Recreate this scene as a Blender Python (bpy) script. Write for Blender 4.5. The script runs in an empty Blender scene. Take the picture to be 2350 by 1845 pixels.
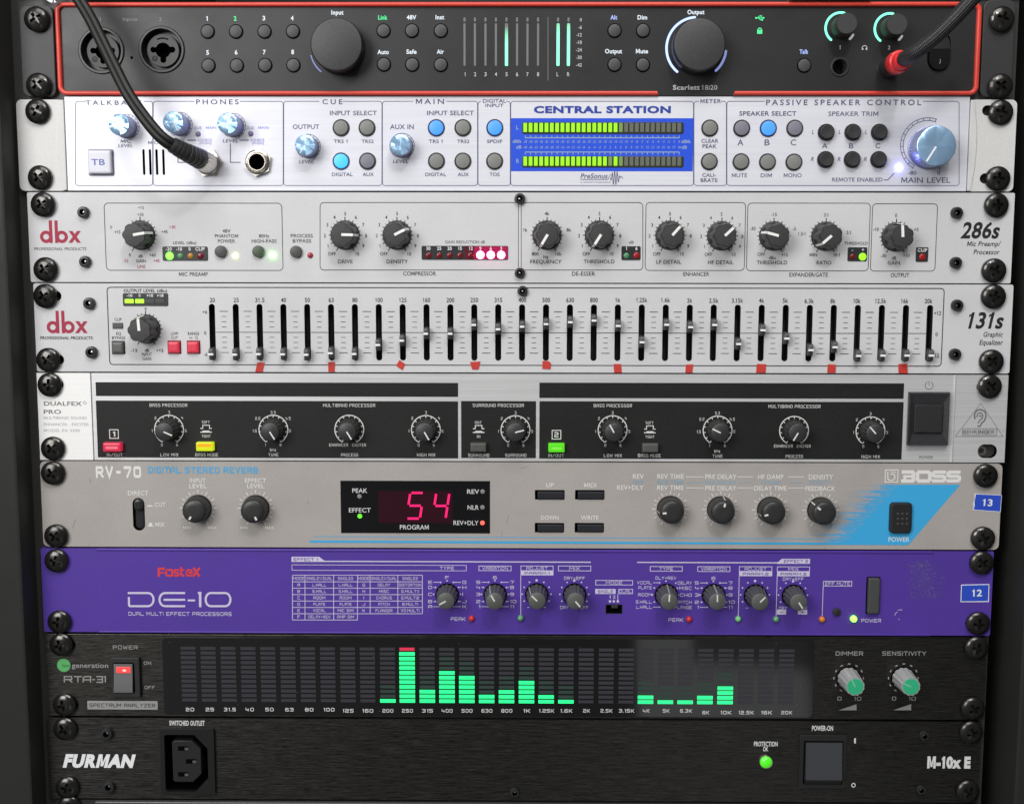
import bpy, math, random
from mathutils import Vector, Matrix
from mathutils.geometry import delaunay_2d_cdt
rnd = random.Random(7)
sc = bpy.context.scene
COL = sc.collection
PI = math.pi
sin, cos, rad = math.sin, math.cos, math.radians
# ------------------------------------------------------------------ camera (millimetres -> metres)
MM = .001
CAMP = Vector((2.3138, -589.4747, -124.9124))
RX, RY, RZ, FPX = -0.113528, -0.0013194, 0.0091082, 2734.09
_M = Matrix.Rotation(RZ, 3, 'Z') @ Matrix.Rotation(RX, 3, 'X') @ Matrix.Rotation(RY, 3, 'Y')
CR, CU, CF = _M @ Vector((1, 0, 0)), _M @ Vector((0, 0, 1)), _M @ Vector((0, 1, 0))
cd = bpy.data.cameras.new('camera'); cam = bpy.data.objects.new('camera', cd); COL.objects.link(cam)
cd.sensor_width = 36; cd.lens = 36 * FPX / 2350; cd.clip_start = .01; cd.clip_end = 50
m4 = Matrix((CR, CU, -CF)).transposed().to_4x4(); m4.translation = CAMP * MM
cam.matrix_world = m4
sc.camera = cam
# ------------------------------------------------------------------ room light, lamps, exposure
w = bpy.data.worlds.new('World'); sc.world = w; w.use_nodes = True
def build_world():
    nt = w.node_tree; N = nt.nodes; N.clear()
    out = N.new('ShaderNodeOutputWorld'); bg = N.new('ShaderNodeBackground')
    tc = N.new('ShaderNodeTexCoord'); sep = N.new('ShaderNodeSeparateXYZ')
    nt.links.new(tc.outputs['Generated'], sep.inputs[0])
    def sm(src, a, b):
        n = N.new('ShaderNodeMapRange'); n.interpolation_type = 'SMOOTHSTEP'
        n.inputs[1].default_value = a; n.inputs[2].default_value = b
        nt.links.new(src, n.inputs[0]); return n.outputs[0]
    def mul(a, b, op='MULTIPLY'):
        n = N.new('ShaderNodeMath'); n.operation = op
        for i, v in enumerate((a, b)):
            if isinstance(v, (int, float)): n.inputs[i].default_value = v
            else: nt.links.new(v, n.inputs[i])
        return n.outputs[0]
    X, Y, Z = sep.outputs
    # added glow left and above, low patch shaped to reflect in display, rest dark
    left = mul(sm(X, .12, -.62), sm(Z, -.95, .15))
    patch = mul(mul(sm(X, .092, .095), sm(X, .236, .222)), mul(sm(Z, -.20, -.24), sm(Z, -.75, -.5)))
    patch2 = mul(sm(X, .136, .140), sm(Z, -.326, -.312))
    patch = mul(patch, mul(1, mul(patch2, .85), 'SUBTRACT'))
    s = mul(mul(left, .30), mul(patch, .62), 'ADD')
    s = mul(s, .09, 'ADD')
    nt.links.new(s, bg.inputs['Strength'])
    bg.inputs['Color'].default_value = (.97, .985, 1, 1)
    nt.links.new(bg.outputs[0], out.inputs[0])
build_world()
def area(name, loc, target, size, power, col=(1, 1, 1), sy=None):
    l = bpy.data.lights.new(name, 'AREA'); l.energy = power; l.color = col; l.size = size
    if sy: l.shape = 'RECTANGLE'; l.size_y = sy
    o = bpy.data.objects.new(name, l); COL.objects.link(o); o.location = loc
    o.rotation_euler = (Vector(target) - Vector(loc)).to_track_quat('-Z', 'Y').to_euler()
    return o
area('window_light', (-.80, -1.20, .36), (-.12, 0, -.10), .70, 14.3, (1, .99, .975))
area('ceiling_light', (.05, -.95, 1.15), (.02, 0, -.2), 1.2, 15, (1, .99, .98), .8)
area('bulb', (.16, -.80, .62), (0, 0, -.2), .07, 2.2, (1, .97, .93))
vs = sc.view_settings
vs.view_transform = 'Standard'; vs.look = 'None'; vs.gamma = 1; vs.use_curve_mapping = False; vs.exposure = 0
try:
    sc.cycles.use_denoising = True
    sc.cycles.sample_clamp_indirect = 6
    sc.cycles.max_bounces = 8
except Exception: pass
# ------------------------------------------------------------------ photograph pixel -> point on a plane d mm in front of the panels
FR = dict(A1=(0, 0), A2=(780, 0), A3=(1550, 0), B1=(0, 420), B2=(780, 420), B3=(1550, 420), C1=(0, 840), C2=(780, 840), C3=(1550, 840), E1=(0, 1240), E2=(780, 1240), E3=(1550, 1240))
cur = [0, 0, 1.0]
def fr(n):
    if n == 'S': cur[:] = [0, 0, 1.0]
    else: cur[:] = [FR[n][0], FR[n][1], 2.72]
def S(n, x, y=0): return (FR[n][0] + x / 2.72, FR[n][1] + y / 2.72)
def pt(x, y, d=0.0):
    u, v = cur[0] + x / cur[2], cur[1] + y / cur[2]
    r = CF + CR * ((u - 1175) / FPX) - CU * ((v - 922.5) / FPX)
    t = (-d - CAMP.y) / r.y
    return CAMP + r * t
def XZ(x, y, d=0.0):
    p = pt(x, y, d); return (p.x, p.z)
def kx(x, y, d=0.0): return (pt(x + 1, y, d).x - pt(x, y, d).x)
def kz(x, y, d=0.0): return (pt(x, y, d).z - pt(x, y + 1, d).z)
# ------------------------------------------------------------------ materials
MC = {}
def mat(name, col, rough=.5, metal=0., emit=None, es=0., brush=0., speck=0., bump=0., coat=0., spec=None, aniso=0., smudge=0., dust=0., bscale=(5, 5, 420), grain=0.):
    if name in MC: return MC[name]
    m = bpy.data.materials.new(name); m.use_nodes = True; MC[name] = m
    nt = m.node_tree; N = nt.nodes; b = N['Principled BSDF']
    c4 = (*col, 1)
    b.inputs['Base Color'].default_value = c4; b.inputs['Roughness'].default_value = rough; b.inputs['Metallic'].default_value = metal
    if spec is not None: b.inputs['Specular IOR Level'].default_value = spec
    if coat: b.inputs['Coat Weight'].default_value = coat; b.inputs['Coat Roughness'].default_value = .04
    if emit: b.inputs['Emission Color'].default_value = (*emit, 1); b.inputs['Emission Strength'].default_value = es
    L = nt.links.new
    geo = N.new('ShaderNodeNewGeometry')
    def noise(scale3, det=2, sc_=1.0, rough_=.5):
        mp = N.new('ShaderNodeMapping'); mp.inputs['Scale'].default_value = scale3; L(geo.outputs['Position'], mp.inputs[0])
        n = N.new('ShaderNodeTexNoise'); n.inputs['Scale'].default_value = sc_; n.inputs['Detail'].default_value = det; n.inputs['Roughness'].default_value = rough_
        L(mp.outputs[0], n.inputs[0]); return n.outputs[0]
    def rng(s, a, b_, lo, hi):
        n = N.new('ShaderNodeMapRange'); n.inputs[1].default_value = a; n.inputs[2].default_value = b_; n.inputs[3].default_value = lo; n.inputs[4].default_value = hi
        L(s, n.inputs[0]); return n.outputs[0]
    def mth(op, a, b_):
        n = N.new('ShaderNodeMath'); n.operation = op
        for i, v in enumerate((a, b_)):
            if isinstance(v, (int, float)): n.inputs[i].default_value = v
            else: L(v, n.inputs[i])
        return n.outputs[0]
    val = None; rv = None; hgt = None
    if brush:
        f = noise(bscale, 6, 1.0, .62)
        f2 = noise((bscale[0] * 4, 5, bscale[2] * 2.6), 3, 1.0, .6)
        f = mth('ADD', mth('MULTIPLY', f, .6), mth('MULTIPLY', f2, .4))
        val = rng(f, .3, .7, 1 - brush, 1 + brush)
        rv = rng(f, .3, .7, rough - .12 * min(1, brush * 2), rough + .12 * min(1, brush * 2))
        hgt = f
    if speck:
        f = noise((1400, 1400, 1400), 2)
        v2 = rng(f, .3, .7, 1 - speck, 1 + speck)
        val = v2 if val is None else mth('MULTIPLY', val, v2)
    if smudge:
        f = noise((22, 22, 30), 5, 1.0, .65)
        v3 = rng(f, .32, .7, 1 - smudge, 1 + smudge)
        val = v3 if val is None else mth('MULTIPLY', val, v3)
        r3 = rng(f, .3, .7, rough + .06, rough - .08)
        rv = r3 if rv is None else rv
    if dust:
        f = noise((1100, 1100, 1100), 1)
        d_ = rng(f, .74, .80, 0, dust)
        v4 = mth('ADD', 1, d_)
        val = v4 if val is None else mth('MULTIPLY', val, v4)
    if val is not None:
        mx = N.new('ShaderNodeVectorMath'); mx.operation = 'SCALE'; mx.inputs[0].default_value = col
        L(val, mx.inputs['Scale']); L(mx.outputs[0], b.inputs['Base Color'])
    if rv is not None: L(rv, b.inputs['Roughness'])
    if bump:
        if hgt is None: hgt = noise((900, 900, 900), 2)
        bp = N.new('ShaderNodeBump'); bp.inputs['Strength'].default_value = bump; bp.inputs['Distance'].default_value = .0002
        L(hgt, bp.inputs['Height']); L(bp.outputs[0], b.inputs['Normal'])
    if grain:
        b.inputs['Anisotropic'].default_value = grain
        cv_ = N.new('ShaderNodeCombineXYZ'); cv_.inputs[2].default_value = 1.; L(cv_.outputs[0], b.inputs['Tangent'])
    if aniso:
        b.inputs['Anisotropic'].default_value = aniso
        tg = N.new('ShaderNodeTangent'); tg.direction_type = 'RADIAL'; tg.axis = 'Y'
        L(tg.outputs[0], b.inputs['Tangent'])
    return m
def ink(name, col): return mat(name, col, .55, spec=.25)
def glow(name, col, es): return mat(name, tuple(.06 * c for c in col), .35, emit=col, es=es, spec=.3)
# ------------------------------------------------------------------ geometry collector: coordinates are (x, d, z) in mm, d = distance in front of the panel plane
_cnt = [0]
def lay(base=.06):
    _cnt[0] += 1
    return base + (_cnt[0] % 60) * .0015
class Part:
    def __init__(s, name, parent=None, label=None, flat=False):
        s.name = name; s.parent = parent; s.label = label; s.v = []; s.f = []; s.mi = []; s.mats = []; s.flat = flat
    def m(s, mt):
        if mt not in s.mats: s.mats.append(mt)
        return s.mats.index(mt)
    def add(s, vs, fs, mt):
        o = len(s.v); i = s.m(mt)
        s.v += [(a, -b, c) for a, b, c in vs]; s.f += [tuple(o + k for k in f) for f in fs]; s.mi += [i] * len(fs)
    def poly(s, pts, d, mt):
        if area2(pts) < 0: pts = pts[::-1]
        s.add([(x, d, z) for x, z in pts], [tuple(range(len(pts)))], mt)
    def prism(s, pts, d0, d1, mt, bev=0., side=None):
        if area2(pts) < 0: pts = pts[::-1]
        n = len(pts); rings = [(pts, d0)]
        if bev:
            rings += [(pts, d1 - bev), (shrink(pts, bev * .35), d1 - bev * .3), (shrink(pts, bev), d1), (shrink(pts, bev * 1.6), d1)]
        else: rings.append((pts, d1))
        vs = [(x, d, z) for r, d in rings for x, z in r]; fs = []
        for k in range(len(rings) - 1):
            for i in range(n):
                j = (i + 1) % n
                fs.append((k * n + i, k * n + j, (k + 1) * n + j, (k + 1) * n + i))
        if side:
            s.add(vs, fs, side); s.poly(rings[-1][0], d1, mt)
        else:
            fs.append(tuple((len(rings) - 1) * n + i for i in range(n))); s.add(vs, fs, mt)
        return rings[-1][0]
    def lathe(s, cx, cz, prof, mt, n=40, flute=0, amp=0., fr_=None, cap=True, warp=0.):
        vs = []; fs = []
        for k, (r, d) in enumerate(prof):
            for i in range(n):
                t = 2 * PI * i / n; rr_ = r
                if flute and (fr_ is None or fr_[0] <= k <= fr_[1]): rr_ = r * (1 - amp * (.5 + .5 * cos(flute * t)) ** 2)
                vs.append((cx + rr_ * cos(t), d + (warp * rr_ * (.6 * cos(2 * t + .9) + .42 * cos(5 * t) + .26 * cos(9 * t + 1) + .14 * cos(17 * t)) if k else 0), cz + rr_ * sin(t)))
        for k in range(len(prof) - 1):
            for i in range(n):
                j = (i + 1) % n
                fs.append((k * n + i, k * n + j, (k + 1) * n + j, (k + 1) * n + i))
        if prof[-1][0] > 0 and cap: fs.append(tuple((len(prof) - 1) * n + i for i in range(n)))
        s.add(vs, fs, mt)
    def arc(s, cx, cz, r1, r2, d, a0, a1, mt, n=None):
        n = n or max(6, int(abs(a1 - a0) / 5)); vs = []; fs = []
        for i in range(n + 1):
            t = rad(a0 + (a1 - a0) * i / n)
            vs += [(cx + r1 * sin(t), d, cz + r1 * cos(t)), (cx + r2 * sin(t), d, cz + r2 * cos(t))]
        for i in range(n): fs.append((2 * i, 2 * i + 2, 2 * i + 3, 2 * i + 1))
        s.add(vs, fs, mt)
    def path(s, P, wd, d, mt, closed=False):
        P = [q for i, q in enumerate(P) if i == 0 or math.hypot(q[0] - P[i - 1][0], q[1] - P[i - 1][1]) > 1e-6]
        if closed and math.hypot(P[0][0] - P[-1][0], P[0][1] - P[-1][1]) < 1e-6: P = P[:-1]
        n = len(P)
        if n < 2: return
        Ls = []; R_ = []
        for i in range(n):
            a = P[i - 1] if (i > 0 or closed) else None; b = P[(i + 1) % n] if (i < n - 1 or closed) else None; p = P[i]
            d1 = _n((p[0] - a[0], p[1] - a[1])) if a else None; d2 = _n((b[0] - p[0], b[1] - p[1])) if b else None
            if d1 is None: d1 = d2
            if d2 is None: d2 = d1
            nx, nz = -(d1[1] + d2[1]), d1[0] + d2[0]; l = math.hypot(nx, nz) or 1; nx /= l; nz /= l
            c = max(.35, nx * -d1[1] + nz * d1[0]); h = wd / 2 / c
            Ls.append((p[0] + nx * h, d, p[1] + nz * h)); R_.append((p[0] - nx * h, d, p[1] - nz * h))
        vs = Ls + R_; fs = []
        for i in range(n if closed else n - 1):
            j = (i + 1) % n; fs.append((i, n + i, n + j, j))
        s.add(vs, fs, mt)
    def holed(s, outline, holes, d, mt, d0=None):
        """front face with real openings: holes = [(polygon, depth, wall material)]"""
        if area2(outline) < 0: outline = outline[::-1]
        V = [Vector(p) for p in outline]; E_ = [(i, (i + 1) % len(outline)) for i in range(len(outline))]
        for h, _, _ in holes:
            o = len(V); V += [Vector(p) for p in h]; E_ += [(o + i, o + (i + 1) % len(h)) for i in range(len(h))]
        r = delaunay_2d_cdt(V, E_, [], 0, 1e-5)
        vo, fo = r[0], r[2]
        bb = [(min(p[0] for p in h), max(p[0] for p in h), min(p[1] for p in h), max(p[1] for p in h), h) for h, _, _ in holes]
        keep = []
        for f in fo:
            x = sum(vo[i].x for i in f) / len(f); z = sum(vo[i].y for i in f) / len(f)
            if not inside(x, z, outline): continue
            if any(b[0] < x < b[1] and b[2] < z < b[3] and inside(x, z, b[4]) for b in bb): continue
            keep.append(tuple(f))
        s.add([(p.x, d, p.y) for p in vo], keep, mt)
        for h, dep, wm in holes:
            if dep is None: continue
            n = len(h)
            if area2(h) < 0: h = h[::-1]
            vs = [(x, d, z) for x, z in h] + [(x, d - abs(dep), z) for x, z in h]
            fs = [((i + 1) % n, i, n + i, n + (i + 1) % n) for i in range(n)] + ([tuple(n + i for i in range(n))] if dep > 0 else [])
            s.add(vs, fs, wm)
        if d0 is not None:
            n = len(outline); vs = [(x, d0, z) for x, z in outline] + [(x, d, z) for x, z in outline]
            s.add(vs, [(i, (i + 1) % n, n + (i + 1) % n, n + i) for i in range(n)], mt)
    def tube(s, pts, rfun, mt, n=20, res=8, prof=None, cap=True):
        P = catmull(pts, res); up = Vector((0, 0, 1)); vs = []; fs = []; N_ = len(P); prev = None
        for k, p in enumerate(P):
            t = ((P[k + 1] if k < N_ - 1 else p) - (P[k - 1] if k else p)).normalized()
            if prev is None:
                a = t.cross(Vector((0, -1, 0))); a = a if a.length > .05 else t.cross(Vector((0, 0, 1)))
            else: a = prev - t * prev.dot(t)
            a.normalize(); prev = a; b = t.cross(a)
            u = k / (N_ - 1)
            for i in range(n):
                th = 2 * PI * i / n
                ru, rv = (rfun(u, th) if prof is None else prof(u, th))
                q = p + a * (ru * cos(th)) + b * (rv * sin(th)); vs.append((q.x, -q.y, q.z))
        for k in range(N_ - 1):
            for i in range(n):
                j = (i + 1) % n; fs.append((k * n + i, k * n + j, (k + 1) * n + j, (k + 1) * n + i))
        if cap: fs += [tuple(range(n))[::-1], tuple((N_ - 1) * n + i for i in range(n))]
        s.add(vs, fs, mt)
    def done(s, origin=None, ang=32):
        if origin is None:
            lo = [min(v[i] for v in s.v) for i in range(3)]; hi = [max(v[i] for v in s.v) for i in range(3)]
            origin = tuple((a + b) / 2 for a, b in zip(lo, hi))
        else: origin = (origin[0], -origin[1], origin[2])
        me = bpy.data.meshes.new(s.name)
        me.from_pydata([tuple((v[i] - origin[i]) * MM for i in range(3)) for v in s.v], [], s.f)
        for mt in s.mats: me.materials.append(mt)
        me.polygons.foreach_set('material_index', s.mi)
        me.polygons.foreach_set('use_smooth', [not s.flat] * len(s.f))
        if not s.flat: me.set_sharp_from_angle(angle=rad(ang))
        me.update()
        return link(s.name, me, origin, s.parent, s.label)
WO = {}
def link(name, me, origin, parent=None, label=None):
    o = bpy.data.objects.new(name, me); COL.objects.link(o)
    po = WO[parent.name] if parent else (0, 0, 0)
    o.location = tuple((origin[i] - po[i]) * MM for i in range(3))
    WO[o.name] = tuple(origin)
    if parent: o.parent = parent
    if label: o['label'] = label
    return o
def thing(name, label, cat, loc, group=None):
    """an Empty at the thing's base; loc = (x, d, z) in mm"""
    o = link(name, None, (loc[0], -loc[1], loc[2]))
    o.empty_display_size = .01
    tag(o, label, cat, group); return o
def tag(o, label, cat, group=None, kind=None):
    o['label'] = label; o['category'] = cat
    if group: o['group'] = group
    if kind: o['kind'] = kind
    return o
def area2(p): return sum(p[i][0] * p[(i + 1) % len(p)][1] - p[(i + 1) % len(p)][0] * p[i][1] for i in range(len(p)))
def _n(v):
    l = math.hypot(*v) or 1; return (v[0] / l, v[1] / l)
def inset(P, b):
    n = len(P); out = []
    for i in range(n):
        a, p, c = P[i - 1], P[i], P[(i + 1) % n]
        d1 = _n((p[0] - a[0], p[1] - a[1])); d2 = _n((c[0] - p[0], c[1] - p[1]))
        nx, nz = -(d1[1] + d2[1]), d1[0] + d2[0]; l = math.hypot(nx, nz) or 1; nx /= l; nz /= l
        q = max(.4, nx * -d1[1] + nz * d1[0]); out.append((p[0] + nx * b / q, p[1] + nz * b / q))
    return out
def shrink(P, b):
    x0, x1 = min(p[0] for p in P), max(p[0] for p in P); z0, z1 = min(p[1] for p in P), max(p[1] for p in P)
    cx, cz, hx, hz = (x0 + x1) / 2, (z0 + z1) / 2, (x1 - x0) / 2, (z1 - z0) / 2
    kx_, kz_ = max(.05, 1 - b / hx), max(.05, 1 - b / hz)
    return [(cx + (x - cx) * kx_, cz + (z - cz) * kz_) for x, z in P]
def inside(x, z, P):
    c = False; j = len(P) - 1
    for i in range(len(P)):
        if (P[i][1] > z) != (P[j][1] > z) and x < (P[j][0] - P[i][0]) * (z - P[i][1]) / (P[j][1] - P[i][1]) + P[i][0]: c = not c
        j = i
    return c
def catmull(P, res):
    P = [Vector(p) for p in P]; Q = [P[0] * 2 - P[1]] + P + [P[-1] * 2 - P[-2]]; out = []
    for i in range(1, len(Q) - 2):
        a, b, c, d = Q[i - 1:i + 3]
        for k in range(res):
            t = k / res
            out.append(.5 * ((2 * b) + (c - a) * t + (2 * a - 5 * b + 4 * c - d) * t * t + (3 * b - a - 3 * c + d) * t ** 3))
    out.append(P[-1]); return out
def circ(cx, cz, r, n=32, a0=0): return [(cx + r * cos(a0 + 2 * PI * i / n), cz + r * sin(a0 + 2 * PI * i / n)) for i in range(n)]
def rr(x0, z0, x1, z1, r, n=5):
    x0, x1 = min(x0, x1), max(x0, x1); z0, z1 = min(z0, z1), max(z0, z1); r = min(r, (x1 - x0) / 2 - 1e-3, (z1 - z0) / 2 - 1e-3)
    if r <= 0: return [(x0, z0), (x1, z0), (x1, z1), (x0, z1)]
    out = []
    for cx, cz, a in ((x0 + r, z0 + r, PI), (x1 - r, z0 + r, 1.5 * PI), (x1 - r, z1 - r, 0), (x0 + r, z1 - r, .5 * PI)):
        out += [(cx + r * cos(a + .5 * PI * i / n), cz + r * sin(a + .5 * PI * i / n)) for i in range(n + 1)]
    return out
def box2(x0, y0, x1, y1):
    """pixel box in the current frame -> panel rectangle"""
    xm, ym = (x0 + x1) / 2, (y0 + y1) / 2
    return pt(x0, ym).x, pt(xm, y1).z, pt(x1, ym).x, pt(xm, y0).z
def rbox(x0, y0, x1, y1, r=0, n=5):
    a = box2(x0, y0, x1, y1); return rr(*a, r * kx((x0 + x1) / 2, (y0 + y1) / 2), n)
def cbox(cx, cy, w_, h_, r=0, n=5): return rbox(cx - w_ / 2, cy - h_ / 2, cx + w_ / 2, cy + h_ / 2, r, n)
# ------------------------------------------------------------------ lettering
GL = {}
_fc = bpy.data.curves.new('glyph', 'FONT'); _fo = bpy.data.objects.new('glyph', _fc); COL.objects.link(_fo)
_fc.resolution_u = 3
def _mesh(body, off):
    _fc.body = body; _fc.offset = off
    e = _fo.evaluated_get(bpy.context.evaluated_depsgraph_get()); me = e.to_mesh()
    r = ([(v.co.x, v.co.y) for v in me.vertices], [tuple(p.vertices) for p in me.polygons]); e.to_mesh_clear(); return r
OFFS = dict(r=.010, b=.026, k=.046, l=-.002, h=.064)
# angular stroke lettering (unit square outlines), style -> (width, stroke, gap)
STK = dict(q=(.56, .105, .17), Q=(.56, .13, .19), H=(.54, .175, .19), z=(.36, .085, .15), w=(.78, .115, .22))
SG = {}
for _l in '''A 0,0 0,.84 .16,1 .84,1 1,.84 1,0|0,.42 1,.42
B 0,0 0,1 .85,1 1,.86 1,.62 .88,.5 1,.38 1,.14 .85,0 0,0|0,.5 .88,.5
C 1,1 .16,1 0,.84 0,.16 .16,0 1,0
D 0,0 0,1 .8,1 1,.8 1,.2 .8,0 0,0
E 1,1 0,1 0,0 1,0|0,.5 .88,.5
F 1,1 0,1 0,0|0,.5 .88,.5
G 1,1 .16,1 0,.84 0,.16 .16,0 1,0 1,.48 .5,.48
H 0,0 0,1|1,0 1,1|0,.5 1,.5
I 0,0 0,1
J 1,1 1,.15 .85,0 .15,0 0,.15 0,.3
K 0,0 0,1|1,1 .28,.5 1,0|0,.5 .28,.5
L 0,1 0,0 1,0
M 0,0 0,1 .5,.4 1,1 1,0
N 0,0 0,1 1,0 1,1
O 0,.16 0,.84 .16,1 .84,1 1,.84 1,.16 .84,0 .16,0 0,.16
P 0,0 0,1 .85,1 1,.86 1,.58 .85,.44 .1,.44
R 0,0 0,1 .85,1 1,.86 1,.58 .85,.44 .1,.44|.5,.44 1,0
S 1,1 .15,1 0,.87 0,.63 .15,.5 .85,.5 1,.37 1,.13 .85,0 0,0
T 0,1 1,1|.5,1 .5,0
U 0,1 0,.15 .15,0 .85,0 1,.15 1,1
V 0,1 .5,0 1,1
W 0,1 .22,0 .5,.75 .78,0 1,1
X 0,1 1,0|1,1 0,0
Y 0,1 .5,.5 1,1|.5,.5 .5,0
Z 0,1 1,1 0,0 1,0
0 0,.16 0,.84 .16,1 .84,1 1,.84 1,.16 .84,0 .16,0 0,.16
1 0,.84 .35,1 .35,0
2 0,1 .85,1 1,.87 1,.62 .87,.5 .13,.5 0,.38 0,0 1,0
3 0,1 .85,1 1,.87 1,.63 .88,.5 1,.37 1,.13 .85,0 0,0|.2,.5 .88,.5
4 0,1 0,.38 1,.38|.76,.8 .76,0
5 1,1 0,1 0,.54 .85,.54 1,.42 1,.13 .85,0 0,0
6 .95,1 .15,1 0,.85 0,.15 .15,0 .85,0 1,.15 1,.42 .85,.54 .1,.54
7 0,1 1,1 1,.82 .45,0
8 .15,.5 0,.63 0,.87 .15,1 .85,1 1,.87 1,.63 .85,.5 1,.37 1,.13 .85,0 .15,0 0,.13 0,.37 .15,.5|.15,.5 .85,.5
9 .9,.46 .15,.46 0,.6 0,.86 .15,1 .85,1 1,.86 1,.15 .85,0 .05,0
+ 0,.5 1,.5|.5,.15 .5,.85
- 0,.48 1,.48
/ 0,0 1,1
. 0,0 0,.12'''.splitlines():
    SG[_l[0]] = [[tuple(float(v) for v in q.split(',')) for q in s.split()] for s in _l[2:].split('|')]
def stroke_glyph(c, st):
    wd, sw, gap = STK[st]
    if c == ' ': return ([], [], wd * .75)
    sg = SG.get(c)
    if sg is None: return glyph(c, 'b')
    mx = max(q[0] for s in sg for q in s)
    if mx == 0: w_ = 0
    elif c == '1': w_ = wd * .9
    elif c in 'MW': w_ = wd * 1.2
    elif c in '+-': w_ = wd * .8
    else: w_ = wd
    t = Part('t'); mt_ = None; vs = []; fs = []
    for i, s in enumerate(sg):
        t = Part('t'); P = [(sw / 2 + q[0] * w_, sw / 2 + q[1] * (.69 - sw)) for q in s]; cl = len(P) > 3 and P[0] == P[-1]
        hx = (sw / 2 + .004) / max(w_, .01)
        if not cl:
            for e_ in (0, -1):
                if .05 < s[e_][0] < .15: P[e_] = (sw / 2 + hx * w_, P[e_][1])
                if .85 < s[e_][0] < .95 and c in '9': P[e_] = (sw / 2 + (1 - hx) * w_, P[e_][1])
            for a, b in ((0, 1), (-1, -2)):
                if c not in '+-' and (abs(P[a][1] - sw / 2) < 1e-6 or abs(P[a][1] - (.69 - sw / 2)) < 1e-6): 
                    d = _n((P[a][0] - P[b][0], P[a][1] - P[b][1])); P[a] = (P[a][0] + d[0] * sw * .5, P[a][1] + d[1] * sw * .5)
        t.path(P, sw, 0, DUMMY, cl); o = len(vs)
        vs += [(v[0], v[2], i) for v in t.v]; fs += [tuple(o + k for k in f) for f in t.f]
    return (vs, fs, w_ * (.35 if c == '1' else 1) + sw + gap)
DUMMY = bpy.data.materials.new('unused')
def glyph(c, st):
    if (c, st) in GL: return GL[c, st]
    off = OFFS.get(st, 0)
    if st in STK: g = stroke_glyph(c, st)
    elif c == ' ': g = ([], [], .32)
    elif c == 'M':
        e = .085 + off * 1.75; W = .64 + off; H = .682; y2 = .08
        P = [(0, 0), (e, 0), (e, .70 * H), (W / 2 - .40 * e, y2), (W / 2 + .40 * e, y2), (W - e, .70 * H), (W - e, 0), (W, 0), (W, H), (W - 1.2 * e, H), (W / 2, .40 * H), (1.2 * e, H), (0, H)]
        q_ = [(x + .07, y * (H + 2 * off) / H - off) for x, y in P]
        g = (q_, [(0, 1, 2, 11, 12), (2, 3, 10, 11), (3, 4, 10), (4, 5, 9, 10), (5, 6, 7, 8, 9)], W + .14)
    elif c == '1':
        e = off * .8; P = [(.05, .49 - e), (.17 - e, .56 - e), (.17 - e, 0), (.265 + e, 0), (.265 + e, .682), (.19 - e, .682), (.14, .60 + e * .5), (.05, .565 + e)]
        g = ([(x, y * (.682 + 2 * off) / .682 - off) for x, y in P], [tuple(range(8))], .46)
    else:
        v, f = _mesh(c, off); v2, _ = _mesh(c + c, off)
        g = (v, f, max(p[0] for p in v2) - max(p[0] for p in v) + off)
    GL[c, st] = g; return g
def preload():
    for c in "ABCDEFGHIJKLMNOPQRSTUVWXYZabcdefghijklmnopqrstuvwxyz0123456789+-/.:()": 
        for st in 'rb': glyph(c, st)
preload()
def T(part, s_, x, y, w_, h_, mt, st='r', sh=0., base=.06, sp=0., al='c', rot=0., d=None):
    """printed word: centre, width and cap height given in pixels of the current frame (w_ None = natural width)"""
    vs = []; fs = []; ax = 0.
    for c in s_:
        v, f, adv = glyph(c, st); o = len(vs)
        vs += [(p[0] + ax, p[1], p[2] if len(p) > 2 else 0) for p in v]; fs += [tuple(o + k for k in q) for q in f]; ax += adv + sp
    if not vs: return
    x0 = min(p[0] for p in vs); x1 = max(p[0] for p in vs)
    hz = h_ * kz(x, y) / .69; wz = (w_ * kx(x, y) / (x1 - x0)) if w_ else hz * .92
    if w_ and sh: wz = (w_ * kx(x, y) - sh * h_ * kz(x, y)) / (x1 - x0)
    cx, cz = XZ(x, y); bz = -.345 * hz
    xm = (x0 + x1) / 2 if al == 'c' else (x0 if al == 'l' else x1)
    dd = lay(base) if d is None else d; out = []; cr, sr = cos(rad(rot)), sin(rad(rot))
    for px, pz, ly in vs:
        a = (px - xm) * wz + sh * (pz - .345) * hz; b_ = bz + pz * hz
        out.append((cx + a * cr - b_ * sr, dd + ly * .0016, cz + a * sr + b_ * cr))
    part.add(out, fs, mt)
def Ln(part, P, w_, mt, base=.06, closed=False):
    x, y = P[0]; part.path([XZ(*p) for p in P], w_ * kx(x, y), lay(base), mt, closed)
def bxl(part, x0, y0, x1, y1, w_, mt, r=0, base=.06):
    part.path(rbox(x0, y0, x1, y1, r), w_ * kx(x0, y0), lay(base), mt, True)
def bxf(part, x0, y0, x1, y1, mt, r=0, base=.04): part.poly(rbox(x0, y0, x1, y1, r), lay(base) , mt)
def dot(part, x, y, r, mt, base=.06, n=14): part.poly(circ(*XZ(x, y), r * kx(x, y), n), lay(base), mt)
def ticks(part, x, y, r1, r2, angs, w_, mt, base=.06):
    cx, cz = XZ(x, y); k = kx(x, y)
    for a in angs:
        t = rad(a); part.path([(cx + r1 * k * sin(t), cz + r1 * k * cos(t)), (cx + r2 * k * sin(t), cz + r2 * k * cos(t))], w_ * k, lay(base), mt)
def ringp(part, x, y, r, w_, a0, a1, mt, base=.06, n=None):
    cx, cz = XZ(x, y); k = kx(x, y); part.arc(cx, cz, (r - w_ / 2) * k, (r + w_ / 2) * k, lay(base), a0, a1, mt, n)
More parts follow.
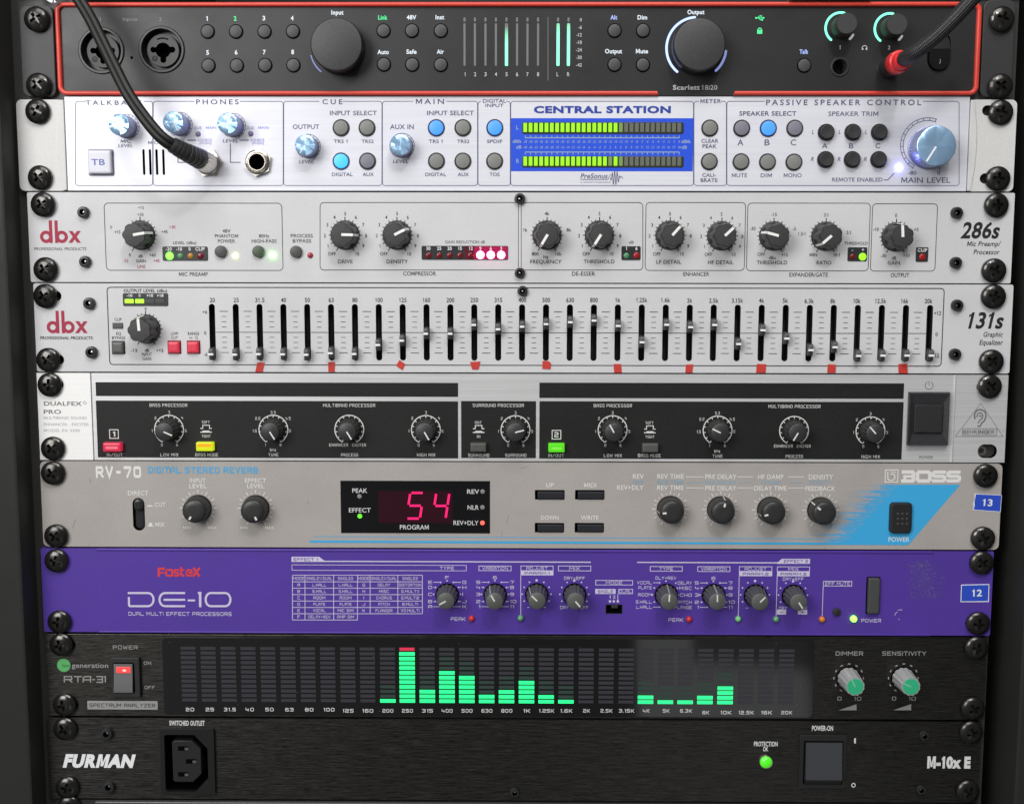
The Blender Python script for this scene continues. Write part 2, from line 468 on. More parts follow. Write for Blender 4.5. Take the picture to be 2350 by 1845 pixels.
# ------------------------------------------------------------------ shared materials
K_void = mat('dark_void', (.003, .003, .003), .8, spec=0)
K_plastic = mat('black_plastic', (.022, .022, .023), .42, speck=.25)
K_gloss = mat('gloss_black', (.008, .008, .009), .12, spec=.5)
K_rubber = mat('black_rubber', (.018, .018, .018), .5)
K_white = ink('white_print', (.72, .72, .72))
K_dark = ink('dark_print', (.10, .10, .12))
K_steel = mat('nickel', (.72, .68, .62), .22, 1.)
K_satin = mat('satin_steel', (.55, .52, .48), .34, 1., speck=.1)
K_screw = mat('black_zinc', (.060, .058, .055), .22, .85, speck=.25, smudge=.35)
K_hex = mat('hex_black', (.03, .03, .032), .33, .3)
def dirv(v): return math.degrees(math.atan2(v[0], -v[1]))     # pixel vector -> degrees clockwise from up
def bar(part, cx, cz, a, r0, r1, wd, d0, d1, mt, wd2=None):
    t = rad(a); ux, uz = sin(t), cos(t); px, pz = uz, -ux; w2 = wd if wd2 is None else wd2
    P = [(cx + ux * r0 + px * wd / 2, cz + uz * r0 + pz * wd / 2), (cx + ux * r0 - px * wd / 2, cz + uz * r0 - pz * wd / 2), (cx + ux * r1 - px * w2 / 2, cz + uz * r1 - pz * w2 / 2), (cx + ux * r1 + px * w2 / 2, cz + uz * r1 + pz * w2 / 2)]
    part.prism(P, d0, d1, mt)
def sidebar(part, cx, cz, a, prof, wd, mt, eps=.12):
    """a stripe that runs down the flank of a knob: prof = [(r, d)]"""
    t = rad(a); ux, uz = sin(t), cos(t); px, pz = uz, -ux; vs = []; fs = []
    for r, d in prof:
        r += eps; vs += [(cx + ux * r + px * wd / 2, d, cz + uz * r + pz * wd / 2), (cx + ux * r - px * wd / 2, d, cz + uz * r - pz * wd / 2)]
    for i in range(len(prof) - 1): fs.append((2 * i, 2 * i + 1, 2 * i + 3, 2 * i + 2))
    part.add(vs, fs, mt)
def led(unit, x, y, r, mt, label=None, h=None, name='led', n=20):
    cx, cz = XZ(x, y); R = r * kx(x, y); h = h or R * .9
    p = Part(name, unit, label); p.lathe(cx, cz, [(R, 0), (R, h * .3), (R * .9, h * .62), (R * .68, h * .85), (R * .35, h * .97), (0, h)], mt, n); return p.done((cx, 0, cz))
def pushbutton(unit, x, y, r, h, mt, rim=None, label=None, rimw=1.22, concave=0):
    cx, cz = XZ(x, y); R = r * kx(x, y)
    p = Part('button', unit, label)
    if rim: p.lathe(cx, cz, [(R * rimw, .01), (R * rimw, .25), (R * rimw * .96, .32), (R * 1.03, .22), (R * 1.02, .06)], rim, 32)
    p.lathe(cx, cz, [(R, .05), (R, h - .35), (R * .95, h - .1), (R * .86, h), (0, h - concave)], mt, 36); return p.done((cx, 0, cz))
def rectbutton(unit, x, y, w_, h_, d, mt, rim=None, label=None, r=3, rw=4, cavity=None, bev=.35, name='button'):
    p = Part(name, unit, label)
    if rim: p.prism(cbox(x, y, w_ + 2 * rw, h_ + 2 * rw, r), .0, .12 + rnd.random() * .01, rim)
    p.prism(cbox(x, y, w_, h_, r), .0, d, mt, bev)
    return p.done(ang=25)
def hexscrew(unit, x, y, r):
    cx, cz = XZ(x, y); R = r * kx(x, y); p = Part('hex_screw', unit)
    p.lathe(cx, cz, [(R, 0), (R, R * .55), (R * .9, R * .78), (R * .62, R * .86), (R * .5, R * .84)], K_hex, 28, cap=False)
    p.lathe(cx, cz, [(R * .5, R * .84), (R * .46, R * .7), (R * .44, R * .1)], K_void, 6)
    p.lathe(cx, cz, [(R * .26, R * .12), (R * .2, R * .3), (0, R * .34)], K_steel, 12)
    return p.done((cx, 0, cz))
def rim_ring(unit, name, x, y, prof_z, mt, n=40, label=None, extra=None):
    cx, cz = XZ(x, y); k = kx(x, y); p = Part(name, unit, label); p.lathe(cx, cz, [(r * k, d) for r, d in prof_z], mt, n, cap=extra is None)
    if extra: extra(p, cx, cz, k)
    return p.done((cx, 0, cz))
# screw with a cross recess, shared by every copy
def screw_mesh():
    R = 5.95; p = Part('rack_screw'); a, b = .78, 2.95
    cross = [(a, a), (a, b), (-a, b), (-a, a), (-b, a), (-b, -a), (-a, -a), (-a, -b), (a, -b), (a, -a), (b, -a), (b, a)]
    dome = lambda r: .9 + 2.5 * math.sqrt(max(0, 1 - (r / (R * 1.03)) ** 2))
    V = []; E_ = []
    def ring(pts):
        o = len(V); V.extend(Vector(q) for q in pts); E_.extend((o + i, o + (i + 1) % len(pts)) for i in range(len(pts)))
    ring(cross)
    for f, n in ((1, 40), (.94, 40), (.85, 36), (.74, 32), (.62, 28), (.52, 24)): ring(circ(0, 0, R * f, n))
    r = delaunay_2d_cdt(V, E_, [], 0, 1e-5)
    keep = [tuple(f) for f in r[2] if not inside(sum(r[0][i].x for i in f) / 3, sum(r[0][i].y for i in f) / 3, cross)]
    p.add([(q.x, dome(q.length), q.y) for q in r[0]], keep, K_screw)
    o = circ(0, 0, R, 40); n = 40
    p.add([(x, 0, z) for x, z in o] + [(x, dome(R), z) for x, z in o], [(i, (i + 1) % n, n + (i + 1) % n, n + i) for i in range(n)], K_screw)
    c2 = [(x * .60, z * .60) for x, z in cross]; m_ = 12
    p.add([(x, dome(math.hypot(x, z)), z) for x, z in cross] + [(x, 1.1, z) for x, z in c2], [((i + 1) % m_, i, m_ + i, m_ + (i + 1) % m_) for i in range(m_)] + [tuple(m_ + i for i in range(m_))], K_screw)
    ob = p.done((0, 0, 0), 28); return ob
SCREW0 = screw_mesh(); SCREW_USED = [False]
def rack_screw(n, x, y, label):
    fr(n); cx, cz = XZ(x, y, 1.5)
    o = SCREW0 if not SCREW_USED[0] else SCREW0.copy()
    if SCREW_USED[0]: COL.objects.link(o)
    SCREW_USED[0] = True
    o.location = (cx * MM, -.0004, cz * MM); o.rotation_euler = (rnd.uniform(-.05, .05), rnd.uniform(0, 1.57), rnd.uniform(-.05, .05))
    tag(o, label, 'screw', 'cross-head screws holding the units to the rack rails')
def slot_hole(n, x, y, x2, r=32):
    """rack-ear slot seen beside a screw head"""
    fr(n); k = kx(x, y); (ax, az), (bx, bz) = XZ(min(x, x2), y), XZ(max(x, x2), y); R = r * k
    return ([(ax + R * cos(t), az + R * sin(t)) for t in [PI / 2 + PI * i / 8 for i in range(9)]] + [(bx + R * cos(t), bz + R * sin(t)) for t in [-PI / 2 + PI * i / 8 for i in range(9)]], 3.5, K_void)
def hole(x, y, r, dep=8, m_=None, n=32): return (circ(*XZ(x, y), r * kx(x, y), n), dep, m_ or K_void)
def pill(x0, y0, x1, y1, dep, m_=None):
    b = box2(x0, y0, x1, y1); return (rr(*b, min(b[2] - b[0], b[3] - b[1]) / 2, 7), dep, m_ or K_void)
HU = 44.45
def unit(i, name, label, cat): return thing(name, label, cat, (0, 0, -HU * (i + 1)))
def cuts(a, b, gap=.35): return a, b
# ------------------------------------------------------------------ rack cabinet (behind and beside the units)
def build_rack():
    c = thing('rack_cabinet', 'dark grey equipment rack cabinet framing all the stacked audio units', 'rack', (0, -60, -560))
    post = mat('rack_paint', (.020, .021, .019), .55, speck=.12, smudge=.1, bump=.05, spec=.3)
    postR = post
    rail = mat('rail_paint', (.036, .036, .033), .5, speck=.15, smudge=.12)
    void = mat('rack_inside', (.006, .006, .008), .6)
    fr('C1'); xl = pt(92, 300, 14).x; xin = pt(162, 300, -9).x
    xl2 = pt(160, 300, -3.1).x
    for sgn, xo in ((-1, xl), (1, -xl + 4.2)):
        p = Part('side_panel', c)
        a, b = (xo - 170, xo) if sgn < 0 else (xo, xo + 170)
        p.prism(rr(a, -640, b, 160, 1.2, 4), -400, 14, post, 1.2); p.done()
        p = Part('mounting_rail', c)
        a, b = (xl2, -216) if sgn < 0 else (216, 239.2)
        holes = []
        p.holed([(a, -640), (b, -640), (b, 160), (a, 160)], holes, -3.1, rail, -6)
        e = a if sgn < 0 else b
        p.prism([(e - 1.2, -640), (e + 1.2, -640), (e + 1.2, 160), (e - 1.2, 160)], -60, -3.4, rail); p.done()
        p = Part('inner_wall', c); e = (xo - 2) if sgn < 0 else (xo + 2)
        p.prism([(min(e, a if sgn < 0 else b), -640), (max(e, a if sgn < 0 else b), -640), (max(e, a if sgn < 0 else b), 160), (min(e, a if sgn < 0 else b), 160)], -70, -45, void); p.done()
    p = Part('back_panel', c); p.prism([(-300, -640), (300, -640), (300, 160), (-300, 160)], -404, -400.5, void); p.done()
build_rack()
def build_neighbours():
    fr('S')
    p = Part('blanking_panel'); blk = mat('blank_black', (.012, .012, .013), .45, speck=.2)
    b = rr(-241, 3.4, 241, 60, 1.5); p.prism(b, -3, -.5, blk, .4)
    x0, x1 = pt(1810, 3).x, pt(1997, 3).x
    p.prism(rr(x0, 1.35, x1, 14, .6), -3.2, 4, mat('dusty_grey', (.20, .195, .185), .7, speck=.3), .4)
    o = p.done(); tag(o, 'black panel with a grey block just above the red framed unit', 'panel')
    u = thing('silver_edged_unit', 'black rack unit with a pale front edge cut off below the brushed black power unit', 'rack unit', (0, 0, -HU * 10))
    p = Part('faceplate', u); z = -HU * 9 - .6
    p.holed(rr(-240.5, z - 44, 240.5, z, 3), [], -.3, mat('lower_black', (.02, .02, .021), .45, brush=.2), -3)
    p.prism(rr(-219, z - 1.3, 206, z - .3, .45), -.3, 1.3, mat('lower_edge', (.24, .24, .25), .32, .8), .25)
    p.done()
build_neighbours()
# ------------------------------------------------------------------ unit 1: audio interface
def build_interface():
    u = unit(0, 'audio_interface', 'black audio interface framed in red with glowing green level bars at the top', 'audio interface')
    blk = mat('satin_charcoal', (.015, .015, .016), .44, speck=.25, smudge=.12, dust=1.2, bump=.04)
    red = mat('red_anodised', (.66, .058, .038), .36, speck=.06)
    redd = mat('dark_red', (.12, .01, .01), .5)
    ear = mat('ear_grey', (.032, .032, .034), .5, speck=.15)
    grey = ink('grey_print', (.24, .24, .24)); lt = ink('light_print', (.55, .55, .55))
    gw = glow('backlit_white', (.85, .93, 1.), 1.0); gg = glow('backlit_green', (.1, .95, .35), 1.1); gb = glow('backlit_blue', (.42, .55, 1.), 1.1)
    # chassis plate with the openings for sockets and switch
    fr('A1'); x0 = pt(369, 310).x
    fr('A3'); x1 = pt(1886, 310).x
    zt = -.15; zb = -HU + 2.05
    H = []
    fr('A1')
    for x, y in ((633, 318), (1010, 312)): H.append(hole(x, y, 124, 16, K_void, 48))
    H.append(hole(822, 362, 9, 3))
    fr('A3')
    H.append(hole(1026, 420, 47, 14)); H.append(hole(1318, 430, 47, 14)); H.append(pill(1573, 192, 1716, 446, 3.0, K_gloss))
    f = Part('faceplate', u); f.holed(rr(x0, zb, x1, zt, 2.6), H, 0, blk, -3)
    fr('A1'); T(f, '1', 625, 122, 9, 22, grey); T(f, 'Inputs', 812, 122, 90, 21, grey); T(f, '2', 1001, 122, 16, 22, grey)
    for i, (x, y) in enumerate(((1292, 118), (1468, 118), (1647, 116), (1824, 116), (1296, 330), (1474, 329), (1650, 328), (1827, 327))):
        T(f, str(i + 1), x, y, 10 if i == 0 else 17, 27, gg if i == 1 else gw, 'b')
    T(f, 'Input', 2106, 80, 76, 27, gw, 'b')
    fr('A2')
    for s_, x, y, w_, m_ in (('Link', 268, 112, 58, gg), ('48V', 447, 111, 60, gw), ('Inst', 624, 110, 54, gw), ('Auto', 270, 327, 71, gw), ('Safe', 447, 325, 64, gw), ('Air', 627, 325, 44, gw), ('Alt', 1710, 111, 42, gb), ('Dim', 1888, 111, 60, gw), ('Output', 1708, 322, 106, gw), ('Mute', 1886, 322, 76, gw)):
        T(f, s_, x, y, w_, 26, m_, 'b')
    for i, x in enumerate((781, 844, 909, 974, 1041, 1106, 1171, 1237)): T(f, str(i + 1), x, 466, 7 if i == 0 else 14, 24, lt)
    T(f, 'L', 1359, 466, 12, 24, lt); T(f, 'R', 1426, 466, 16, 24, lt)
    for s_, y in (('0', 126), ('-6', 173), ('-12', 220), ('-18', 267), ('-24', 314), ('-30', 361), ('-42', 408)): T(f, s_, 1510, y, None, 21, lt, al='r')
    Ln(f, [(1299, 110), (1299, 505)], 3, grey)
    fr('A3')
    T(f, 'Output', 128, 78, 106, 26, gw, 'b'); T(f, 'Talk', 802, 325, 55, 26, gb, 'b')
    T(f, '1', 1026, 298, 9, 24, lt); T(f, '2', 1333, 300, 16, 24, lt)
    ringp(f, 1180, 303, 15, 5, -130, 130, lt); dot(f, 1168, 309, 6, lt); dot(f, 1192, 309, 6, lt)
    # usb trident and padlock
    Ln(f, [(500, 115), (550, 115)], 5, gg); dot(f, 503, 115, 6, gg); Ln(f, [(512, 115), (524, 103), (534, 103)], 4, gg); Ln(f, [(518, 115), (530, 127), (540, 127)], 4, gg); dot(f, 535, 103, 5, gg); bxf(f, 536, 122, 546, 132, gg, 0, .06)
    f.poly([XZ(545, 107), XZ(545, 123), XZ(558, 115)], lay(), gg)
    bxf(f, 510, 190, 542, 214, gg, 2, .06); ringp(f, 526, 190, 11, 6, -90, 90, gg)
    fr('S'); T(f, 'Scarlett', 1575, 201.5, 62, 10.5, ink('logo_grey', (.5, .5, .5)), 'b'); T(f, '18i20', 1628, 201.5, 36, 10.5, ink('logo_grey', (.5, .5, .5)), 'l')
    f.done()
    # red frame, open behind the name at the bottom
    r0 = 2.9
    fr('S'); gx0, gx1 = pt(1507, 212).x, pt(1686, 212).x
    zo0, zo1 = zb - .65, zt + .75
    O = rr(x0 - 1.0, zo0, x1 + 1.0, zo1, 4.2, 8); I = rr(x0 + 1.3, zb + 1.35, x1 - 1.3, zt - 1.35, 2.4, 8)
    # cut both loops at the gap
    def order(loop, ga, gb_):
        zmin = min(p[1] for p in loop); n = len(loop)
        k = max(range(n), key=lambda i: (abs(loop[i][1] - zmin) < 1e-6 and loop[i][0] > 0, loop[i][0] if abs(loop[i][1] - zmin) < 1e-6 else -1e9))
        return [(gb_, zmin)] + [loop[(k + i) % n] for i in range(n)] + [(ga, zmin)]
    o_, i_ = order(O, gx0 + .8, gx1 - .8), order(I, gx0, gx1)
    fm = Part('frame_trim', u); n = len(o_); vs = []
    prof = [(0., -1.), (0., .9), (.12, 1.5), (.35, 1.75), (.65, 1.75), (.88, 1.5), (1., .9), (1., .0)]
    for (a, b), (c, d) in zip(o_, i_):
        vs += [(a + (c - a) * t, h, b + (d - b) * t) for t, h in prof]
    m_ = len(prof); fs = []
    for k in range(n - 1):
        for j in range(m_ - 1): fs.append((k * m_ + j, (k + 1) * m_ + j, (k + 1) * m_ + j + 1, k * m_ + j + 1))
    fs += [tuple(range(m_)), tuple((n - 1) * m_ + j for j in range(m_))[::-1]]
    fm.add(vs, fs, red); fm.done(ang=50)
    lip = Part('lower_lip', u); lip.prism([(gx0 + .9, zo0), (gx1 - .9, zo0), (gx1 + .2, zb + 1.35), (gx0 - .2, zb + 1.35)], -1, .02, blk); lip.done()
    # rack ears
    for n_, xo, xi, lab in (('A1', 128, 338, None), ('A3', 2112, 1914, None)):
        fr(n_); e = Part('rack_ear', u); xa, xb = pt(xo, 320).x, pt(xi, 320).x
        e.prism(rr(xa, -HU + .9, xb, -.7 if n_ == 'A1' else 1.5, 3.4), -3, -.2, ear, .3); e.done()
    # combo sockets
    for i, (x, y) in enumerate(((633, 318), (1010, 312))):
        fr('A1'); cx, cz = XZ(x, y); k = kx(x, y); s_ = Part('input_socket', u)
        s_.lathe(cx, cz, [(143 * k, 0), (143 * k, .5), (138 * k, .85), (127 * k, .85), (123 * k, .4), (122 * k, -5), (101 * k, -5)], mat('socket_black', (.012, .012, .013), .35), 56, cap=False)
        key = []
        for q in range(96):
            a = 2 * PI * q / 96; best = 47
            for dx_, dz_ in ((-60, 4), (58, 4), (0, -58)):
                # ray against the small contact circle
                b_ = dx_ * cos(a) + dz_ * sin(a); c_ = dx_ ** 2 + dz_ ** 2 - 19 ** 2
                if b_ > 0 and b_ * b_ - c_ > 0: best = max(best, b_ + math.sqrt(b_ * b_ - c_))
            key.append((cx + best * k * cos(a), cz + best * k * sin(a)))
        kh = [(key, 5, K_void)]
        pol = [(h_, None, m_) for h_, d_, m_ in kh]; s_.poly(circ(cx, cz, 98 * k, 40), -8, K_void)
        face = mat('socket_face', (.05, .05, .05), .5)
        s_.holed(circ(cx, cz, 99 * k, 48), pol, -2.0, face, -5)
        s_.arc(cx - 52 * k, cz - 50 * k, 13 * k, 17 * k, -1.95, 0, 360, K_void, 20); s_.arc(cx - 52 * k, cz - 50 * k, 4 * k, 8 * k, -1.95, 40, 320, K_void, 16)
        s_.arc(cx, cz, 70 * k, 78 * k, -1.95, -28, 28, K_void, 12)
        s_.done((cx, 0, cz))
    for n_, L_ in (('A1', ((1297, 200), (1474, 200), (1652, 200), (1829, 199), (1302, 412), (1479, 412), (1656, 410), (1832, 410))), ('A2', ((273, 195), (450, 195), (630, 195), (275, 405), (452, 406), (630, 407), (1714, 194), (1892, 194), (1714, 406), (1891, 407))), ('A3', ((803, 411),))):
        fr(n_)
        for x, y in L_: pushbutton(u, x, y, 39, 1.0, mat('button_charcoal', (.05, .05, .05), .5, speck=.1), K_void, rimw=1.15)
    # large and small knobs
    kb = mat('knob_charcoal', (.036, .036, .037), .5, speck=.2)
    side = mat('knob_side', (.012, .012, .012), .4)
    for x, y, r, h in ((780, 112, 59, 11), (1598, 112, 59, 11)):
        fr('S'); cx, cz = XZ(x, y); k = kx(x, y); R = r * k; p = Part('knob', u)
        p.lathe(cx, cz, [(R, .1), (R, h - 1.2), (R * .985, h - .5), (R * .955, h - .1)], side, 72); p.lathe(cx, cz, [(R * .955, h - .1), (R * .93, h), (0, h)], kb, 72); p.done((cx, 0, cz), 50)
    fr('A3')
    for x, y in ((1030, 177), (1338, 182)):
        cx, cz = XZ(x, y); R = 66 * kx(x, y); h = 11.5; p = Part('knob', u)
        p.lathe(cx, cz, [(R * .98, .1), (R, .8), (R * .97, h - .7), (R * .93, h)], mat('knob_mid', (.04, .042, .04), .5), 48, cap=False); p.lathe(cx, cz, [(R * .93, h), (0, h)], kb, 48); p.done((cx, 0, cz))
    # light rings
    hal = glow('halo_white', (.42, .52, 1.), 1.9); hd = glow('halo_dim', (.36, .42, .9), .65); hg = glow('halo_green', (.20, 1., .58), 1.9); hs = glow('halo_tail', (.7, .68, .66), .55)
    def halo(n_, x, y, r, wd, spans):
        fr(n_); cx, cz = XZ(x, y); k = kx(x, y); p = Part('light_ring', u)
        for a0, a1, mt in spans: p.arc(cx, cz, (r - wd / 2) * k, (r + wd / 2) * k, .14, a0, a1, mt)
        for a0, a1, mt in spans:
            for a in (a0, a1): p.poly(circ(cx + r * k * sin(rad(a)), cz + r * k * cos(rad(a)), wd / 2 * k, 10), .1411 + .001 * rnd.random(), mt)
        p.done((cx, 0, cz))
    halo('S', 1598, 111, 68.5, 5.5, ((-141, -4, hal), (96, 138, hd)))
    halo('S', 779, 112, 67.5, 3, ((-140, -104, hd),))
    halo('A3', 1029, 176, 92, 14, ((-143, 14, hg), (118, 138, hs)))
    halo('A3', 1336, 181, 92, 14, ((-143, 12, hg), (120, 138, hs)))
    # level bars
    off = mat('bar_off', (.16, .16, .16), .5); gv = None
    def grad(name, z0, z1):
        if name in MC: return MC[name]
        m_ = mat(name, (.16, .16, .16), .5); nt = m_.node_tree; b = nt.nodes['Principled BSDF']
        g = nt.nodes.new('ShaderNodeNewGeometry'); sp = nt.nodes.new('ShaderNodeSeparateXYZ'); r_ = nt.nodes.new('ShaderNodeMapRange')
        r_.inputs[1].default_value = z1 * MM; r_.inputs[2].default_value = z0 * MM; r_.inputs[3].default_value = 0; r_.inputs[4].default_value = 1.5
        nt.links.new(g.outputs['Position'], sp.inputs[0]); nt.links.new(sp.outputs[2], r_.inputs[0]); nt.links.new(r_.outputs[0], b.inputs['Emission Strength'])
        b.inputs['Emission Color'].default_value = (.16, 1., .52, 1); return m_
    fr('A2')
    for i, x in enumerate((778, 843, 909, 974, 1040, 1106, 1171, 1237, 1362, 1427)):
        p = Part('level_bar', u, 'level bar lit pale green' if i in (4, 8, 9) else None)
        p.prism(cbox(x, 125, 13, 26, 5, 3), .02, .12, off)
        if i == 4: mt = grad('bar_mid', pt(x, 275).z, pt(x, 165).z)
        elif i > 7: mt = grad('bar_full', pt(x, 215).z, pt(x, 110).z)
        else: mt = off
        w_ = 19 if i in (4, 8, 9) else 13
        p.prism(cbox(x, 281, w_, 266, 6, 3), .02, .13, mt); p.done()
    # jacks and the rocker
    fr('A3')
    for x, y in ((1026, 420), (1318, 430)):
        rim_ring(u, 'headphone_jack', x, y, [(59, 0), (59, .45), (55, .7), (48, .7), (45, .2), (44, -12)], mat('jack_ring', (.035, .036, .036), .35))
    sw = Part('power_switch', u); b = box2(1580, 205, 1708, 440)
    out = rr(*b, (b[2] - b[0]) / 2 - .05, 7)
    vs = [(x, -2.9, z) for x, z in out] + [(x, .9 if z < b[1] + (b[3] - b[1]) * .62 else 2.0 - (z - b[1]) * .32, z) for x, z in out]
    zc = b[1] + (b[3] - b[1]) * .56
    lo = [p_ for p_ in out if p_[1] <= zc]; hi_ = [p_ for p_ in out if p_[1] > zc]
    def dep(z): return 1.5 if z <= zc else 1.5 - (z - zc) * .30
    vs = [(x, -2.9, z) for x, z in out] + [(x, dep(z), z) for x, z in out]; n = len(out)
    fs = [(i, (i + 1) % n, n + (i + 1) % n, n + i) for i in range(n)]
    sw.add(vs, fs, K_gloss)
    il = [i for i in range(n) if out[i][1] <= zc]; ih = [i for i in range(n) if out[i][1] > zc]
    # lower half flat, upper half sloping back
    def seq(ix):
        g = [k for k in range(len(ix)) if ix[k] != ix[k - 1] + 1]; s0 = g[0] if len(g) == 1 else g[-1]
        return ix[s0:] + ix[:s0]
    A, B = seq(il), seq(ih)
    rx0, rx1 = b[0], b[2]
    sw.add([(out[i][0], dep(out[i][1]), out[i][1]) for i in A] + [(rx1, 1.5, zc), (rx0, 1.5, zc)], [tuple(range(len(A) + 2))], K_gloss)
    sw.add([(out[i][0], dep(out[i][1]), out[i][1]) for i in B] + [(rx0, 1.5, zc), (rx1, 1.5, zc)], [tuple(range(len(B) + 2))], K_gloss)
    Ln(sw, [(1646, 375), (1646, 398), (1640, 402)], 4, grey, 1.56); sw.done()
build_interface()
# ------------------------------------------------------------------ unit 2: monitor controller
def build_controller():
    u = unit(1, 'monitor_controller', 'silver monitor controller with blue level display and pale blue metal knobs', 'monitor controller')
    sil = mat('brushed_silver', (.71, .715, .78), .42, .2, brush=.07, bump=.08, grain=.6)
    capw = mat('pale_plastic', (.62, .62, .61), .45, speck=.05)
    pr = ink('slate_print', (.085, .09, .17)); blu = ink('royal_print', (.03, .06, .33)); lilac = ink('pale_blue_print', (.25, .27, .55))
    zt, zb = -HU + .85, -2 * HU + .35
    fr('A1'); x0, x1 = pt(413, 900).x, None
    fr('A3'); x1 = pt(1826, 900).x
    H = []
    fr('A1')
    for x in (898, 938, 979, 1021): H.append(pill(x - 7.5, 933, x + 7.5, 1094, 4))
    H += [hole(1612, 1015, 46, 12), hole(1305, 1020, 46, 12)]
    f = Part('faceplate', u); f.holed([(x0, zb), (x1, zb), (x1, zt), (x0, zt)], H, 0, sil, -3)
    f.prism([(x0, zb), (x1, zb), (x1, zb + .9), (x0, zb + .9)], .0, .25, sil, .1)
    lw = 4.0
    # section outlines
    fr('S'); yt, yb = 233.3, 426.3
    xs = [173.5, 351, 650.5, 877, 1096.5, 1171.5, 1592, 1667.5, 2201]
    gaps = [(197, 330), (446, 551), (733, 787), (949, 1024), (1103, 1162), None, (1604, 1654), (1755, 2118)]
    for i in range(8):
        a, b = xs[i] + (.6 if i else 0), xs[i + 1] - (.6 if i < 7 else 0); r = 6
        P = [(a, 330)]
        def arcp(cx, cy, a0): return [(cx + r * cos(rad(a0 + 90 * k / 4)), cy + r * sin(rad(a0 + 90 * k / 4))) for k in range(5)]
        full = [(a, yt + r)] + arcp(a + r, yt + r, 180)[1:]
        g = gaps[i]
        right = arcp(b - r, yt + r, -90) + arcp(b - r, yb - r, 0) + arcp(a + r, yb - r, 90) + [(a, yt + r)] + arcp(a + r, yt + r, 180)[1:]
        pts = ([(g[1], yt)] if g else [((a + b) / 2, yt)]) + right + ([(g[0], yt)] if g else [((a + b) / 2, yt)])
        f.path([XZ(*q) for q in pts], .3, lay(), pr)
    fr('A1')
    T(f, 'TALKBACK', 712, 643, 355, 27, pr, sp=.22); T(f, 'PHONES', 1357, 638, 265, 30, pr, sp=.2)
    T(f, 'MIC', 785, 883, 65, 20, pr, sh=.2); T(f, 'LEVEL', 785, 911, 95, 20, pr, sh=.2); T(f, 'MIC', 955, 892, 60, 20, pr)
    T(f, 'LEVEL', 1440, 881, 100, 20, pr, sh=.2); T(f, 'LEVEL', 1113, 879, 100, 20, pr, sh=.2)
    for dx in (0, 327):
        T(f, 'CUE', 1235 + dx, 800, 46, 17, lilac); T(f, 'MAIN', 1318 + dx, 799, 64, 17, lilac); T(f, 'SOURCE', 1280 + dx, 876, 88, 16, lilac); T(f, '(PUSH)', 1283 + dx, 895, 74, 15, lilac)
        Ln(f, [(1168 + dx, 877), (1226 + dx, 877)], 6, pr)
    Ln(f, [(1438, 897), (1438, 1015), (1502, 1015)], 5, pr); Ln(f, [(1111, 897), (1111, 1015), (1190, 1015)], 5, pr)
    T(f, 'OUTPUT', 1910, 793, 165, 27, pr); T(f, 'LEVEL', 1914, 1011, 96, 20, pr, sh=.2); T(f, 'CUE', 2075, 637, 125, 30, pr, sp=.25)
    fr('S'); T(f, 'INPUT SELECT', 811, 260, 108, 10, pr)
    fr('A2')
    T(f, 'MAIN', 562, 635, 175, 30, pr, sp=.2); T(f, 'DIGITAL', 965, 632, 145, 22, pr); T(f, 'INPUT', 965, 660, 113, 20, pr); T(f, 'INPUT SELECT', 690, 707, 292, 27, pr)
    T(f, 'AUX IN', 387, 793, 148, 28, pr); T(f, 'LEVEL', 380, 1009, 98, 20, pr, sh=.2)
    for s_, x, y, w_ in (('TRS 1', 5, 884, 85), ('TRS2', 173, 884, 75), ('DIGITAL', 15, 1090, 130), ('AUX', 177, 1090, 70), ('TRS 1', 598, 884, 85), ('TRS2', 770, 884, 76), ('DIGITAL', 598, 1090, 130), ('AUX', 770, 1090, 70), ('SPDIF', 966, 884, 95), ('TOS', 965, 1090, 62)): T(f, s_, x, y, w_, 21, pr)
    T(f, 'CENTRAL STATION', 1638, 686, 855, 40, blu, 'k')
    T(f, 'PreSonus', 1588, 1100, 172, 30, pr, 'r', sh=.2)
    Ln(f, [(1502, 1122), (1672, 1122), (1690, 1090)], 3, pr); T(f, 'a sound investment', 1596, 1138, 188, 9, pr, 'l')
    wv = []
    for i in range(57):
        t = i / 56; wv.append((1688 + 62 * t, 1112 + 36 * sin(2 * PI * 4 * t) * (min(1, t * 4) * min(1, (1 - t) * 3) + .12)))
    Ln(f, wv, 4, pr); Ln(f, [(1750, 1112), (1756, 1103), (1762, 1108), (1767, 1118)], 3, pr)
    fr('A3')
    T(f, 'METER', 220, 633, 128, 24, pr, sp=.06); T(f, 'PASSIVE SPEAKER CONTROL', 1050, 641, 968, 33, pr, sp=.2)
    for s_, x, y, w_, h_ in (('CLEAR', 215, 881, 106, 23), ('PEAK', 213, 914, 88, 23), ('CALI-', 210, 1094, 85, 22), ('BRATE', 210, 1126, 105, 22), ('SPEAKER SELECT', 577, 710, 356, 27), ('A', 406, 891, 38, 36), ('B', 572, 891, 32, 36), ('C', 736, 891, 34, 36), ('MUTE', 400, 1096, 96, 24), ('DIM', 567, 1096, 70, 24), ('MONO', 732, 1096, 112, 24), ('SPEAKER TRIM', 1110, 712, 312, 27), ('A', 932, 912, 34, 30), ('B', 1097, 912, 27, 30), ('C', 1263, 912, 30, 30), ('-80', 1478, 1080, 52, 24), ('0', 1643, 1080, 19, 24), ('MAIN LEVEL', 1563, 1126, 306, 33), ('REMOTE ENABLED', 1135, 1123, 315, 24)): T(f, s_, x, y, w_, h_, pr)
    for x in (860, 1027, 1191): T(f, 'L', x, 825, 17, 26, pr, sh=.2); T(f, 'R', x - 3, 995, 24, 26, pr, sh=.2)
    Ln(f, [(1300, 1125), (1325, 1125), (1366, 1082)], 5, pr)
